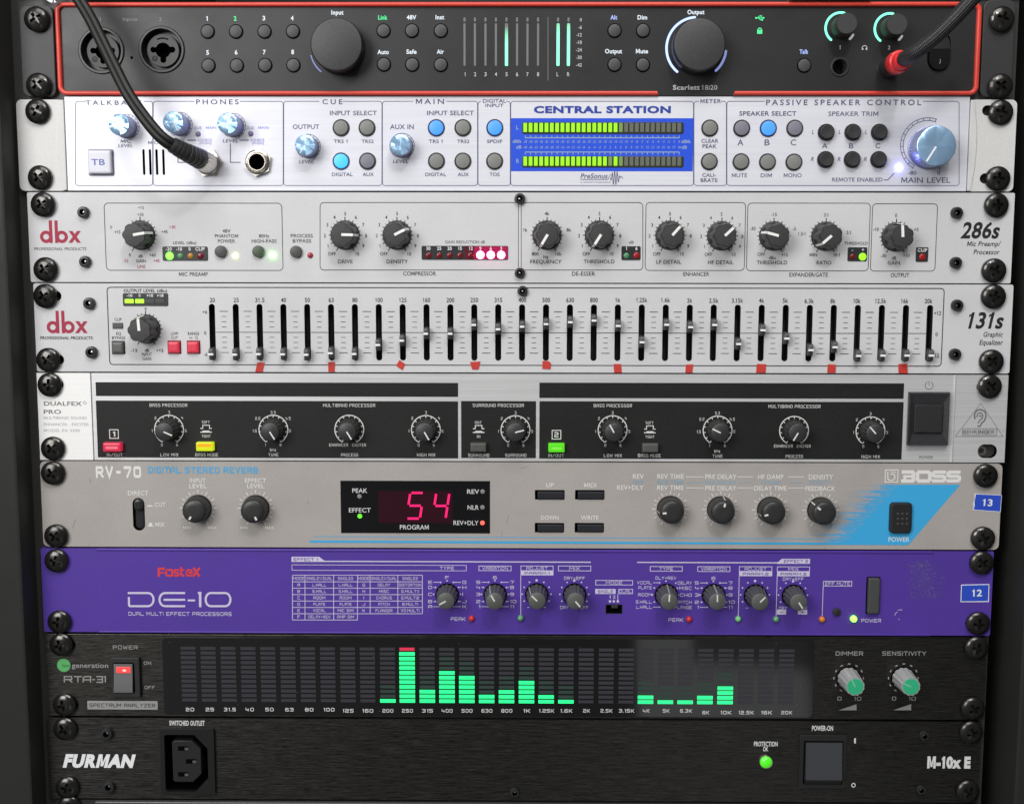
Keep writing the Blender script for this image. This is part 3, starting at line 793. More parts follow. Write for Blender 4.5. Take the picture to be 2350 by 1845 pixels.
    ringp(f, 1570, 905, 165, 4, -150, 20, pr); ringp(f, 1570, 905, 148, 4, -150, 20, pr); ticks(f, 1570, 905, 148, 165, range(-150, 30, 14), 4, pr); ticks(f, 1570, 905, 148, 172, (150, -150), 4, pr)
    fr('A1')
    for x, y, r in ((795, 792, 75), (1125, 781, 76), (1458, 787, 76), (1925, 917, 76)): ringp(f, x, y, r, 3, -150, 150, pr); ticks(f, x, y, r - 9, r, range(-150, 151, 20), 3, pr)
    fr('A2'); ringp(f, 388, 912, 77, 3, -150, 150, pr); ticks(f, 388, 912, 68, 77, range(-150, 151, 20), 3, pr)
    f.done()
    # ears
    for n_, xa, xb in (('A1', 113, 410), ('A3', 2120, 1830)):
        fr(n_); H = []
        if n_ == 'A3': H = [slot_hole('A3', 1945, 692, 2030), slot_hole('A3', 1930, 1116, 2010)]
        e = Part('rack_ear', u); a, b = pt(xa, 905).x, pt(xb, 905).x
        o = rr(min(a, b), zb - .1, max(a, b), zt - 1.4, 2.6)
        e.holed(o, H, .25, capw, -3)
        # the moulded curve beside the plate
        sg = 1 if n_ == 'A1' else -1
        c = [(b - sg * (2.2 + 2.6 * cos(PI * (t - .5) * .9) - 1.2), zb + .2 + (zt - zb - 1.8) * t) for t in [i / 16 for i in range(17)]]
        P = c + [(b, zt - 1.6), (b, zb + .2)]
        e.prism(P, .2, .9, capw, .25); e.done()
    # display
    d = Part('meter_window', u); dbl = mat('display_blue', (.02, .075, .55), .35, speck=.05, emit=(.01, .05, .6), es=.22)
    fr('S'); xa, xb = 1172.6, 1590.8
    o = rbox(xa, 272, xb, 393.5); d.prism(o, -.2, .1, dbl)
    fr('A2')
    wht = glow('display_white', (.62, .78, 1.), .45)
    wins = ((765, 839), (977, 1048)); dk = mat('window_dark', (.03, .035, .03), .3)
    for a, b in wins: d.prism(rbox(1138, a, 2146, b, 12), .0, .3, dk, .1)
    xs_ = [1157 + 33.14 * i for i in range(30)]
    for y0, y1, yb_ in ((848, 862, 862), (953, 967, 951)):
        Ln(d, [(1156, yb_), (2119, yb_)], 6, wht, .12)
        for x in xs_: Ln(d, [(x, y0), (x, y1)], 5, wht, .12)
    r1 = '-58 -54 -50 -46 -42 -38 -36 -34 -32 -30 -28 -26 -24 -22 -20 -18 -16 -14 -12 -10 -9 -8 -7 -6 -5 -4 -3 -2 -1 0'.split()
    r2 = '-40 -36 -32 -28 -24 -20 -18 -16 -14 -12 -10 -8 -6 -4 -2 0 2 4 6 8 9 10 11 12 13 14 15 16 17 18'.split()
    for x, a, b in zip(xs_, r1, r2): T(d, a, x, 886, None if len(a) < 3 else 24, 15, wht, base=.12, sh=.12); T(d, b, x, 921, None if len(b) < 3 else 24, 15, wht, base=.12, sh=.12)
    T(d, 'dBfs', 1105, 884, 56, 19, wht, 'b', .12, .12); T(d, 'dB', 1117, 920, 35, 19, wht, 'b', .12, .12); T(d, 'L', 1108, 798, 14, 24, wht, 'b', 0, .12); T(d, 'R', 1110, 1006, 18, 24, wht, 'b', 0, .12)
    fr('A3'); T(d, 'dBfs', 66, 885, 60, 19, wht, 'b', .12, .12); T(d, 'dB', 55, 921, 36, 19, wht, 'b', .12, .12)
    d.done()
    fr('A2')
    lit = glow('meter_green', (.36, .90, .022), 1.1); un = mat('meter_unlit', (.13, .14, .11), .4)
    dim = mat('meter_dim', (.14, .19, .08), .4, emit=(.2, .5, .02), es=.25)
    for row, y, on in ((0, 798, set(range(18))), (1, 1008, set(range(16)) | {17})):
        for i, x in enumerate(xs_):
            s_ = Part('led_segment', u, 'lit yellow-green segment' if i in on else None)
            s_.prism(cbox(x, y, 23, 57, 3, 2), .28, .42, lit if i in on else (dim if i in (16, 18) else un)); s_.done()
    # talkback key
    fr('A1'); k = Part('talkback_button', u); kc = mat('key_lavender', (.70, .70, .78), .4); ks = mat('key_surround', (.17, .17, .24), .4)  # darker raised surround beneath the lavender key
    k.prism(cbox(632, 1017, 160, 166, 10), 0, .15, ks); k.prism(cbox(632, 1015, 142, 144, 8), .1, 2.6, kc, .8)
    T(k, 'TB', 624, 1016, 84, 37, ink('key_print', (.12, .16, .45)), base=2.66); k.done()
    # spun metal knobs
    spun = mat('spun_blue_metal', (.36, .58, .84), .27, .60, aniso=.6, speck=.08); spun_s = mat('spun_side', (.30, .33, .50), .36, .8); mark = ink('knob_mark', (.8, .82, .85))
    def mk(n_, x, y, r, h, v):
        fr(n_); cx, cz = XZ(x, y); R = r * kx(x, y); p = Part('knob', u)
        p.lathe(cx, cz, [(R * 1.02, .05), (R * 1.02, 1.0), (R * .98, 1.2), (R * .96, h - .7), (R * .93, h - .25)], spun_s, 90, 45, .035, (2, 3))
        p.lathe(cx, cz, [(R * .93, h - .25), (R * .89, h), (R * .4, h), (0, h)], spun, 144, warp=.013)
        o = p.done((cx, 0, cz), 50)
        if v:
            q = Part('pointer', o); bar(q, cx, cz, dirv(v), R * .05, R * .86, R * .09, h - .1, h + .07, mark); q.done()
    mk('A1', 790, 795, 68, 11, None); mk('A1', 1122, 780, 68, 11, (30, 62)); mk('A1', 1455, 788, 68, 11, (22, -45)); mk('A1', 1924, 918, 68, 8.5, (-30, 45)); mk('A2', 388, 916, 69, 8.5, None); mk('A3', 1580, 926, 129, 11.5, (-52, 85))
    # trim pots
    fr('A3')
    for x in (940, 1106, 1271):
        for y, dx in ((828, 0), (998, -4)):
            cx, cz = XZ(x + dx, y); R = 53 * kx(x, y); p = Part('trim_knob', u)
            p.lathe(cx, cz, [(R, 0), (R, .5), (R * .97, .9), (R * .78, .9)], K_plastic, 36)
            p.lathe(cx, cz, [(R * .8, .6), (R * .8, 3.2), (R * .74, 3.5), (0, 3.3)], mat('trim_grey', (.03, .03, .032), .45), 60, 15, .10, (0, 1)); p.done((cx, 0, cz))
    # round illuminated buttons
    bg = mat('button_grey', (.20, .205, .19), .5); bp = mat('button_plum', (.19, .19, .235), .5); rim = mat('button_rim', (.035, .035, .04), .45)
    bl = mat('button_lit_blue', (.06, .2, .6), .4, emit=(.035, .25, .95), es=.85); bl2 = mat('button_lit_cyan', (.06, .3, .7), .4, emit=(.03, .33, 1.), es=1.25)
    for n_, L_ in (('A2', ((8, 800, bg), (170, 800, bg), (8, 1008, bl2), (173, 1008, bp), (602, 800, bl), (768, 800, bg), (603, 1008, bg), (768, 1008, bg), (967, 800, bl), (966, 1008, bg))), ('A3', ((214, 802, bg), (211, 1011, bg), (413, 803, bp), (579, 803, bl), (744, 803, bp), (409, 1012, bg), (574, 1013, bg), (739, 1014, bg)))):
        fr(n_)
        for x, y, mt in L_: pushbutton(u, x, y, 44, 1.3, mt, rim, 'lit blue button' if mt in (bl, bl2) else None, 1.22)
    # small indicator lights
    fr('A1'); lv = mat('led_lilac', (.20, .17, .30), .3); lb = glow('led_blue_white', (.30, .32, 1.), 24)
    for x, y in ((1237, 838), (1566, 836)): led(u, x, y, 17, lv, h=.6)
    for x, y in ((1320, 836), (1652, 836)): led(u, x, y, 18, lb, 'lit blue-white light', .9)
    fr('A3'); led(u, 1395, 1048, 19, glow('led_blue', (.16, .18, 1.), 60), 'lit blue light', 1.0)
    # headphone sockets
    for x, y in ((1612, 1015), (1305, 1020)):
        fr('A1')
        def nut(p, cx, cz, k):
            p.lathe(cx, cz, [(45.6 * k, 1.6), (45 * k, -11)], K_void, 32)
            p.holed(circ(cx, cz, 88 * k, 6, .35 if x > 1500 else .1), [(circ(cx, cz, 62 * k, 32), None, None)], 1.9, K_satin, 0)
        rim_ring(u, 'headphone_jack', x, y, [(76, 1.8), (76, 2.2), (68, 2.6), (62, 2.7), (58, 2.3), (55, 3.4), (49, 3.4), (46, 2.8), (45.5, 1.5)], K_steel, 48, extra=nut)
build_controller()
# ------------------------------------------------------------------ shared style of the two pale grey processors
def dbx_mats():
    return dict(paint=mat('pale_grey_paint', (.585, .585, .60), .48, speck=.04, smudge=.05, bump=.02), pr=ink('charcoal_print', (.022, .022, .024)), soft=ink('grey_print2', (.11, .11, .11)), red=ink('crimson_print', (.36, .035, .07)),
                win=mat('led_window', (.028, .03, .032), .3, coat=.3), knob=mat('soft_black', (.036, .037, .037), .5, speck=.1), kside=mat('soft_black_side', (.026, .027, .027), .42), ptr=mat('pointer_white', (.82, .82, .8), .5))
def dbx_logo(unit_, dx, dy, m_, n_='B1'):
    fr(n_); p = Part('logo', unit_); r = m_['red']; k = kx(373 + dx, 338 + dy)
    def ring(x, y): p.arc(*XZ(x + dx, y + dy), 18 * k, 38 * k, lay(), 0, 360, r, 36)
    ring(288, 337); ring(386, 337)
    for x in (317, 352): p.prism(cbox(x + dx, 305 + dy, 20, 141), .05, .075 + x * 1e-5, r)
    for a, b in (((440, 300), (494, 374)), ((493, 300), (439, 374))):
        P = [XZ(a[0] + dx - 12 * (1 if a[0] < 460 else -1), a[1] + dy), XZ(a[0] + dx + 12 * (1 if a[0] < 460 else -1), a[1] + dy), XZ(b[0] + dx + 12 * (1 if a[0] < 460 else -1), b[1] + dy), XZ(b[0] + dx - 12 * (1 if a[0] < 460 else -1), b[1] + dy)]
        p.poly(P, lay(), r)
    p.done()
def dbx_knob(unit_, n_, x, y, vec, r=86, h=10.8):
    fr(n_); m_ = dbx_mats(); cx, cz = XZ(x, y); R = r * kx(x, y); p = Part('knob', unit_)
    p.lathe(cx, cz, [(R * 1.0, .1), (R * 1.0, 1.6), (R * .96, 2.3)], m_['kside'], 56)
    prof = [(R * .96, 2.3), (R * .93, 4), (R * .86, h - 1.0), (R * .82, h - .3), (R * .78, h)]
    p.lathe(cx, cz, prof, m_['kside'], 84, 7, .10, (0, 4)); p.lathe(cx, cz, [(R * .79, h - .05), (R * .7, h + .03), (0, h + .03)], m_['knob'], 84, 7, .10, (0, 1)); o = p.done((cx, 0, cz), 40)
    a = dirv(vec); q = Part('pointer', o)
    bar(q, cx, cz, a, -R * .03, R * .80, R * .19, h - .2, h + .3, m_['ptr'])
    sidebar(q, cx, cz, a, [(R * .80, h + .3), (R * .86, h - .8), (R * .93, 4), (R * .97, 2.0)], R * .17, m_['ptr'], .25); q.done()
TEN = (('OFF', -82, 116), ('1', -108, 66), ('2', -127, 3), ('3', -111, -65), ('4', -67, -112), ('5', 0, -135), ('6', 67, -112), ('7', 113, -65), ('8', 130, 4), ('9', 114, 66), ('10', 75, 116))
def scale_ticks(f, x, y, mt, step=15):
    ticks(f, x, y, 90, 104, [a for a in range(-150, 151, 30)], 5, mt); ticks(f, x, y, 93, 112, (0,), 6, mt); ticks(f, x, y, 90, 100, [a for a in range(-135, 150, 30)], 4, mt); ticks(f, x, y, 90, 112, (-150, 150), 5, mt)
    ringp(f, x, y, 89, 5, 0, 360, mt)
def lamp_window(unit_, n_, x0, y0, x1, y1, texts, th=20):
    fr(n_); m_ = dbx_mats(); p = Part('led_window', unit_); p.prism(rbox(x0, y0, x1, y1, 9), .0, .35, m_['win'], .12)
    for s_, x, y, w_ in texts: T(p, s_, x, y, w_, th, K_white, 'b', base=.4)
    return p.done()
# ------------------------------------------------------------------ unit 3: microphone preamp
def build_preamp():
    u = unit(2, 'microphone_preamp', 'pale grey channel strip with ten white-pointer knobs and a pink-lit row of lights', 'preamp')
    m_ = dbx_mats(); pr, red, soft = m_['pr'], m_['red'], m_['soft']
    zt, zb = -2 * HU - .4, -3 * HU + .3
    fr('B1'); x0 = pt(180, 338).x
    fr('B3'); x1 = pt(2106, 345).x
    f = Part('faceplate', u); f.holed(rr(x0, zb, x1, zt, .8), [], 0, m_['paint'], -3)
    fr('B1')
    T(f, 'PROFESSIONAL PRODUCTS', 376, 412, 330, 18, soft, sh=.2)
    bxl(f, 657, 127, 1763, 546, 4, pr, 26)
    for s_, x, y, c in (('+15', 880, 155, soft), ('+30', 877, 198, soft), ('0', 694, 277, soft), ('+15', 733, 307, pr), ('+30', 1075, 276, red), ('+45', 1027, 305, pr), ('0', 811, 450, pr), ('-15', 785, 487, red), ('dB', 877, 457, pr), ('GAIN', 880, 487, pr), ('LINE', 883, 522, red), ('+60', 953, 450, pr), ('+45', 977, 486, red)): T(f, s_, x, y, None, 19, c)
    scale_ticks(f, 878, 327, pr)
    T(f, 'LEVEL (dBu)', 1153, 374, 145, 18, soft)
    for s_, x, y, w_ in (('48V', 1414, 300, 50), ('PHANTOM', 1414, 331, 145), ('POWER', 1414, 363, 108), ('80Hz', 1648, 331, 64), ('HIGH-PASS', 1648, 363, 155), ('PROCESS', 1884, 330, 138), ('BYPASS', 1885, 362, 115)): T(f, s_, x, y, w_, 21, soft)
    T(f, 'MIC PREAMP', 1208, 570, 180, 24, pr)
    fr('S')
    # compressor and de-esser share the outer line around the double rule
    yA, yB = 465.3, 620
    def cv(n, x): return FR[n][0] + x / 2.72
    def half(xo, xi, s):
        r = 9 * s; P = [(xi, yA), (xo + r, yA)] + [(xo + r - r * sin(rad(90 * k / 4)), yA + 9 - 9 * cos(rad(90 * k / 4))) for k in range(1, 5)] + [(xo + r - r * cos(rad(90 * k / 4)), yB - 9 + 9 * sin(rad(90 * k / 4))) for k in range(0, 5)] + [(xi, yB)]
        Ln(f, P, 1.5, pr)
    half(cv('B1', 1998), cv('B2', 1100), 1); half(cv('B2', 1891), cv('B2', 1146), -1)
    Ln(f, [(cv('B2', 1114), 468), (cv('B2', 1114), 614)], 1.3, pr); Ln(f, [(cv('B2', 1132), 468), (cv('B2', 1132), 614)], 1.3, pr)
    bxl(f, cv('B2', 1908), yA, cv('B3', 434), yB + 1, 1.5, pr, 9)
    fr('B3'); bxl(f, 448, 127, 1210, 549, 4, pr, 24); bxl(f, 1224, 131, 1628, 551, 4, pr, 24)
    for n_, x, y, lab, lx, ly, lw in (('S', cv('B2', 33), 420 + 327 / 2.72, 'DRIVE', 0, 0, 34), ('B2', 357, 327, 'DENSITY', 358, 491, 132), ('B2', 1620, 327, 'THRESHOLD', 1618, 491, 192), ('B2', 2060, 328, 'LF DETAIL', 2053, 493, 155), ('B3', 288, 331, 'HF DETAIL', 282, 496, 158)):
        fr(n_); q = 1 / 2.72 if n_ == 'S' else 1
        cur2 = cur[:]
        if n_ == 'S': cur[:] = [780, 420, 2.72]; x, y = 33, 327; T(f, 'DRIVE', 34, 491, 92, 23, pr)
        else: T(f, lab, lx, ly, lw, 23, pr)
        scale_ticks(f, x, y, pr)
        for s_, dx, dy in TEN: T(f, s_, x + dx, y + dy, None, 21, pr)
    fr('B2')
    T(f, 'GAIN REDUCTION dB', 781, 369, 248, 18, soft); T(f, 'COMPRESSOR', 498, 566, 205, 25, pr); T(f, 'DE-ESSER', 1521, 567, 145, 25, pr); T(f, 'dB', 1819, 371, 30, 17, soft)
    scale_ticks(f, 1293, 327, pr)
    for s_, x, y in (('4k', 1293, 192), ('1k', 1157, 294), ('8k', 1429, 294), ('800', 1219, 443), ('10k', 1363, 443), ('Hz', 1286, 463)): T(f, s_, x, y, None, 21, pr)
    T(f, 'FREQUENCY', 1286, 492, 195, 23, pr)
    fr('B3')
    scale_ticks(f, 613, 332, pr); scale_ticks(f, 938, 334, pr); scale_ticks(f, 1376, 338, pr)
    for s_, x, y in (('-15', 616, 198), ('-30', 482, 285), ('-5', 742, 287), ('OFF', 536, 446), ('+15', 681, 449), ('dBu', 605, 467), ('2:1', 940, 200), ('1.5:1', 788, 318), ('5:1', 1082, 310), ('MIN', 861, 449), ('10:1', 1005, 450), ('0', 1377, 203), ('-10', 1252, 290), ('+5', 1503, 291), ('-30', 1298, 455), ('+10', 1441, 452), ('dB', 1364, 470)): T(f, s_, x, y, None, 21, pr)
    for s_, x, y, w_, h_ in (('THRESHOLD', 603, 497, 190, 23), ('RATIO', 927, 498, 92, 23), ('THRESHOLD', 1127, 377, 146, 18), ('GAIN', 1363, 499, 76, 23), ('ENHANCER', 130, 569, 162, 25), ('EXPANDER/GATE', 831, 573, 240, 25), ('OUTPUT', 1401, 576, 116, 25)): T(f, s_, x, y, w_, h_, pr)
    T(f, '286s', 1908, 296, 254, 96, ink('near_black_print', (.02, .02, .022)), 'b', sh=.2); T(f, 'Mic Preamp/', 1925, 380, 212, 30, pr, 'r', sh=.18); T(f, 'Processor', 1943, 431, 166, 30, pr, 'r', sh=.18)
    f.done()
    dbx_logo(u, 0, 0, m_)
    fr('B1'); hexscrew(u, 525, 185, 36); hexscrew(u, 536, 492, 36)
    fr('B3'); hexscrew(u, 1752, 188, 37); hexscrew(u, 1746, 499, 37)
    fr('B2'); hexscrew(u, 1123, 100, 34); hexscrew(u, 1123, 562, 33)
    for n_, x, y, v in (('B1', 878, 328, (130, -22)), ('B2', 33, 327, (100, 2)), ('B2', 357, 327, (84, -42)), ('B2', 1293, 328, (-48, 80)), ('B2', 1620, 328, (-48, 76)), ('B2', 2060, 329, (55, -62)), ('B3', 288, 332, (62, -58)), ('B3', 613, 333, (-105, -28)), ('B3', 938, 335, (-80, 70)), ('B3', 1376, 339, (-6, -90))): dbx_knob(u, n_, x, y, v)
    rb = mat('button_soft_grey', (.065, .067, .065), .45)
    fr('B1')
    for x, y, mt in ((1381, 429, rb), (1615, 429, mat('button_green_grey', (.06, .085, .05), .45)), (1850, 430, rb)): pushbutton(u, x, y, 37, 1.8, mt)
    led(u, 1470, 455, 18, glow('led_warm', (.7, .9, .22), 6.), 'lit yellow-white light', .9); led(u, 1702, 452, 20, glow('led_green_white', (.22, 1., .14), 14), 'lit green-white light', 1.); led(u, 1937, 452, 18, mat('led_red_off', (.32, .03, .045), .25), h=.8)
    dg, da, dr = mat('led_green_off', (.08, .26, .12), .25), mat('led_amber_off', (.42, .20, .02), .25), mat('led_red_dark', (.16, .008, .012), .22)
    lg = glow('led_green', (.06, 1., .02), 10.)
    lamp_window(u, 'B1', 1015, 397, 1298, 486, (('-20', 1055, 413, 38), ('-10', 1120, 413, 36), ('0', 1185, 413, None), ('CLIP', 1250, 413, 58)))
    for x, mt, r in ((1060, lg, 24), (1127, dg, 19), (1190, da, 19), (1252, dr, 22)): led(u, x, 456, r, mt, 'lit green light' if mt is lg else None, .9)
    lamp_window(u, 'B2', 510, 393, 1050, 480, [(s_, x, 409, None) for s_, x in zip('30 25 20 15 12 9 6 3'.split(), (553, 620, 685, 750, 818, 877, 942, 1007))])
    pk = glow('led_pink', (1., .10, .32), 30.)
    for x in (553, 620, 685, 750, 815): led(u, x, 453, 20, dr, h=.9)
    fr('B2'); bk = Part('glow_patch', u, 'painted pink glow around the lit lights on the dark window'); bk.prism(rbox(838, 397, 1046, 477, 7), .3, .372, mat('pink_glow', (.02, .004, .01), .3, emit=(1., .008, .16), es=.42))  # added emissive sheet paints the pink LED glow onto the window
    bk.prism(rbox(780, 397, 838, 477, 2), .3, .366, mat('pink_glow_dim', (.02, .006, .01), .3, emit=(1., .008, .10), es=.09)); bk.done()
    for x in (877, 942, 1007): led(u, x, 450, 25, pk, 'lit pink-white light', 1.)
    lamp_window(u, 'B2', 1757, 395, 1877, 482, (('1', 1788, 409, None), ('6', 1851, 409, None)))
    led(u, 1788, 455, 19, dg, h=.9); led(u, 1851, 453, 21, mat('led_red_mid', (.34, .012, .016), .22), h=.9)
    lamp_window(u, 'B3', 1074, 402, 1196, 489, (('-', 1104, 418, None), ('+', 1169, 418, None)))
    led(u, 1104, 461, 19, dr, h=.9); led(u, 1167, 461, 24, glow('led_lime', (.30, 1., .02), 1.6), 'lit lime light', .95)
    lamp_window(u, 'B3', 1500, 402, 1577, 493, (('CLIP', 1540, 420, 60),))
    led(u, 1540, 463, 22, mat('led_red_mid', (.34, .012, .016), .22), h=.9)
build_preamp()
# ------------------------------------------------------------------ unit 4: graphic equalizer
FREQ = '20 25 31.5 40 50 63 80 100 125 160 200 250 315 400 500 630 800 1k 1.25k 1.6k 2k 2.5k 3.15k 4k 5k 6.3k 8k 10k 12.5k 16k 20k'.split()
FADX = [('B1', x) for x in (1326, 1474, 1622, 1770, 1919, 2067)] + [('B2', x) for x in (94, 244, 393, 541, 690, 839, 989, 1139, 1288, 1437, 1586, 1735, 1884, 2033)] + [('B3', x) for x in (89, 239, 387, 537, 686, 835, 983, 1133, 1281, 1431, 1580)]
FADY = [1070, 1072, 1069, 1070, 1073, 1063, 1068, 1012, 985, 942, 942, 887, 914, 898, 882, 870, 860, 893, 995, 886, 901, 887, 1006, 920, 972, 1044, 1026, 1080, 1078, 1078, 1078]
def build_equalizer():
    u = unit(3, 'graphic_equalizer', 'pale grey graphic equalizer with thirty-one black slider slots', 'equalizer')
    m_ = dbx_mats(); pr, red, soft = m_['pr'], m_['red'], m_['soft']
    zt, zb = -3 * HU - .3, -4 * HU + .4
    fr('B1'); x0 = pt(219, 905).x
    fr('B3'); x1 = pt(2098, 905).x
    H = [slot_hole('B1', 282, 706, 352), slot_hole('B1', 300, 1103, 369), slot_hole('B3', 1985, 712, 2030), ]
    H = H[:2]
    fr('S'); za, zb_ = pt(1180, 420 + 758 / 2.72).z, pt(1180, 420 + 1110 / 2.72).z
    dkw = mat('slot_wall', (.012, .012, .012), .6)
    sx = []
    xl, xr = pt(*S('B1', 1326, 420), 0).x, None
    for (n_, x), y in zip(FADX, FADY):
        fr(n_); sx.append(pt(x, 935).x)
    # one straight, even row
    n = len(sx); mi = (n - 1) / 2; mx = sum(sx) / n; sl = sum((i - mi) * (v - mx) for i, v in enumerate(sx)) / sum((i - mi) ** 2 for i in range(n))
    sx = [mx + sl * (i - mi) for i in range(n)]
    for x in sx: H.append((rr(x - 1.5, zb_, x + 1.5, za, 1.45, 6), 7.0, dkw))
    f = Part('faceplate', u); f.holed(rr(x0, zb, x1, zt, 1.2), H, 0, m_['paint'], -3)
    fr('S')
    a, b = S('B1', 677), S('B3', 1668); bxl(f, a[0], 420 + 655 / 2.72, b[0], 420 + 1138 / 2.72, 1.9, pr, 8)
    zs = {y: pt(1180, 420 + y / 2.72).z for y in (730, 804, 836, 869, 902, 935, 966, 998, 1030, 1062)}
    for i in range(n - 1):
        xm = (sx[i] + sx[i + 1]) / 2
        for y, hw in ((804, 2.05), (836, 1.15), (869, 1.15), (902, 1.15), (966, 1.15), (998, 1.15), (1030, 1.15), (1062, 2.05)):
            f.path([(xm - hw, zs[y]), (xm + hw, zs[y])], .3 if hw > 2 else .24, lay(), pr)
        f.path([(sx[i] + 1.6, zs[935]), (sx[i + 1] - 1.6, zs[935])], .3, lay(), pr)
    for i, s_ in enumerate(FREQ):
        n_, x = FADX[i]; fr(n_); yy = 731 + (6 if n_ == 'B3' and i > 24 else 3 if n_ == 'B3' else 0)
        T(f, s_, x, yy, {2: 32, 3: 48}.get(len(s_), 58 if len(s_) == 4 else 70) if s_[0] != '1' or len(s_) < 3 else {3: 46, 4: 57, 5: 69}[len(s_)], 27, pr)
    fr('B1')
    T(f, 'PROFESSIONAL PRODUCTS', 415, 967, 330, 18, pr, sh=.2)
    for s_, x, y, w_, h_ in (('OUTPUT LEVEL (dBu)', 907, 673, 270, 20), ('0', 909, 786, None, 18), ('-12', 838, 1045, 38, 19), ('+12', 998, 1045, 44, 19), ('dB', 917, 1045, None, 18), ('INPUT', 917, 1070, 62, 20), ('GAIN', 917, 1097, 54, 20), ('CLIP', 737, 852, 44, 18), ('EQ', 741, 940, 30, 19), ('BYPASS', 741, 967, 82, 19), ('LOW', 1090, 940, 46, 19), ('CUT', 1090, 967, 42, 19), ('RANGE', 1208, 940, 70, 19), ('+/- 12', 1208, 967, 54, 18), ('+6', 1279, 806, None, 22), ('0', 1281, 937, None, 22), ('-6', 1284, 1070, None, 22)): T(f, s_, x, y, w_, h_, pr)
    scale_ticks(f, 912, 912, pr)
    fr('B3')
    for s_, x, y in (('+12', 1636, 813), ('0', 1630, 945), ('-12', 1626, 1077)): T(f, s_, x, y, None, 23, pr)
    T(f, '131s', 1938, 858, 242, 96, ink('near_black_print', (.02, .02, .022)), 'b', sh=.2); T(f, 'Graphic', 1983, 945, 126, 30, pr, 'r', sh=.18); T(f, 'Equalizer', 1972, 995, 150, 30, pr, 'r', sh=.18)
    f.done(); dbx_logo(u, 42, 563, m_)
    fr('B1'); hexscrew(u, 562, 752, 37); hexscrew(u, 576, 1056, 37)
    fr('B3'); hexscrew(u, 1754, 764, 37); hexscrew(u, 1741, 1069, 37)
    fr('B2'); hexscrew(u, 1140, 675, 33)
    dbx_knob(u, 'B1', 912, 913, (-6, -92), 88)
    lamp_window(u, 'B1', 768, 688, 1050, 768, (('-10', 810, 703, 36), ('0', 873, 703, None), ('+10', 937, 703, 42), ('+18', 1001, 703, 42)), 17)
    fr('B1'); lit = glow('bar_lime', (.33, 1., .03), 2.2); un = mat('bar_dark', (.05, .052, .05), .35)
    for x, on in ((808, 1), (873, 1), (937, 0), (1000, 0)):
        p = Part('led', u, 'lit green bar' if on else None); p.prism(cbox(x, 738, 54, 25, 3, 2), .3, .55, lit if on else un, .1); p.done()
    gr = mat('key_grey', (.10, .10, .098), .42); rk = mat('key_red', (.55, .04, .07), .35, emit=(.9, .02, .06), es=.18); rs = mat('key_dark_red', (.12, .008, .014), .4)
    rectbutton(u, 736, 891, 66, 38, .5, mat('key_grey2', (.07, .07, .07), .4), r=5)
    for x, y, mt, rm in ((740, 1027, gr, K_plastic), (1089, 1025, rk, rs), (1209, 1025, rk, rs)):
        rectbutton(u, x, y, 70, 70, 2.0, mt, rm, 'red button' if mt is rk else None, 4, 7, bev=.9)
    # faders
    cg = mat('fader_grey', (.10, .10, .10), .42); cd_ = mat('fader_dark', (.022, .022, .022), .45); cw = mat('fader_white', (.85, .85, .83), .5)
    for i, x in enumerate(sx):
        n_, px = FADX[i]; fr(n_); z = pt(px, FADY[i], 5).z; x += rnd.uniform(-.14, .14)
        p = Part('fader', u)
        p.prism([(x - .75, z - 2.2), (x + .75, z - 2.2), (x + .75, z + 3.2), (x - .75, z + 3.2)], -6.5, .2, cd_)
        p.prism(rr(x - 1.25, z - 2.9, x + 1.25, z + 3.0, .4, 2), -.2, 3.6, cd_, .5)
        p.prism([(x - 1.2, z + .45), (x + 1.2, z + .45), (x + 1.05, z + 2.5), (x - 1.05, z + 2.5)], 3.4, 5.3, cg, .5)
        p.prism([(x - .9, z - 2.6), (x + .9, z - 2.6), (x + 1.05, z - .5), (x - 1.05, z - .5)], 3.4, 4.5, cd_, .4)
        o = p.done((x, 0, z), 25)
        q = Part('marker_stripe', o); q.prism([(x - 1.15, z - .52), (x + 1.15, z - .52), (x + 1.15, z + .5), (x - 1.15, z + .5)], 3.4, 5.36, cw, .15); q.done()
    return sx
SX = build_equalizer()
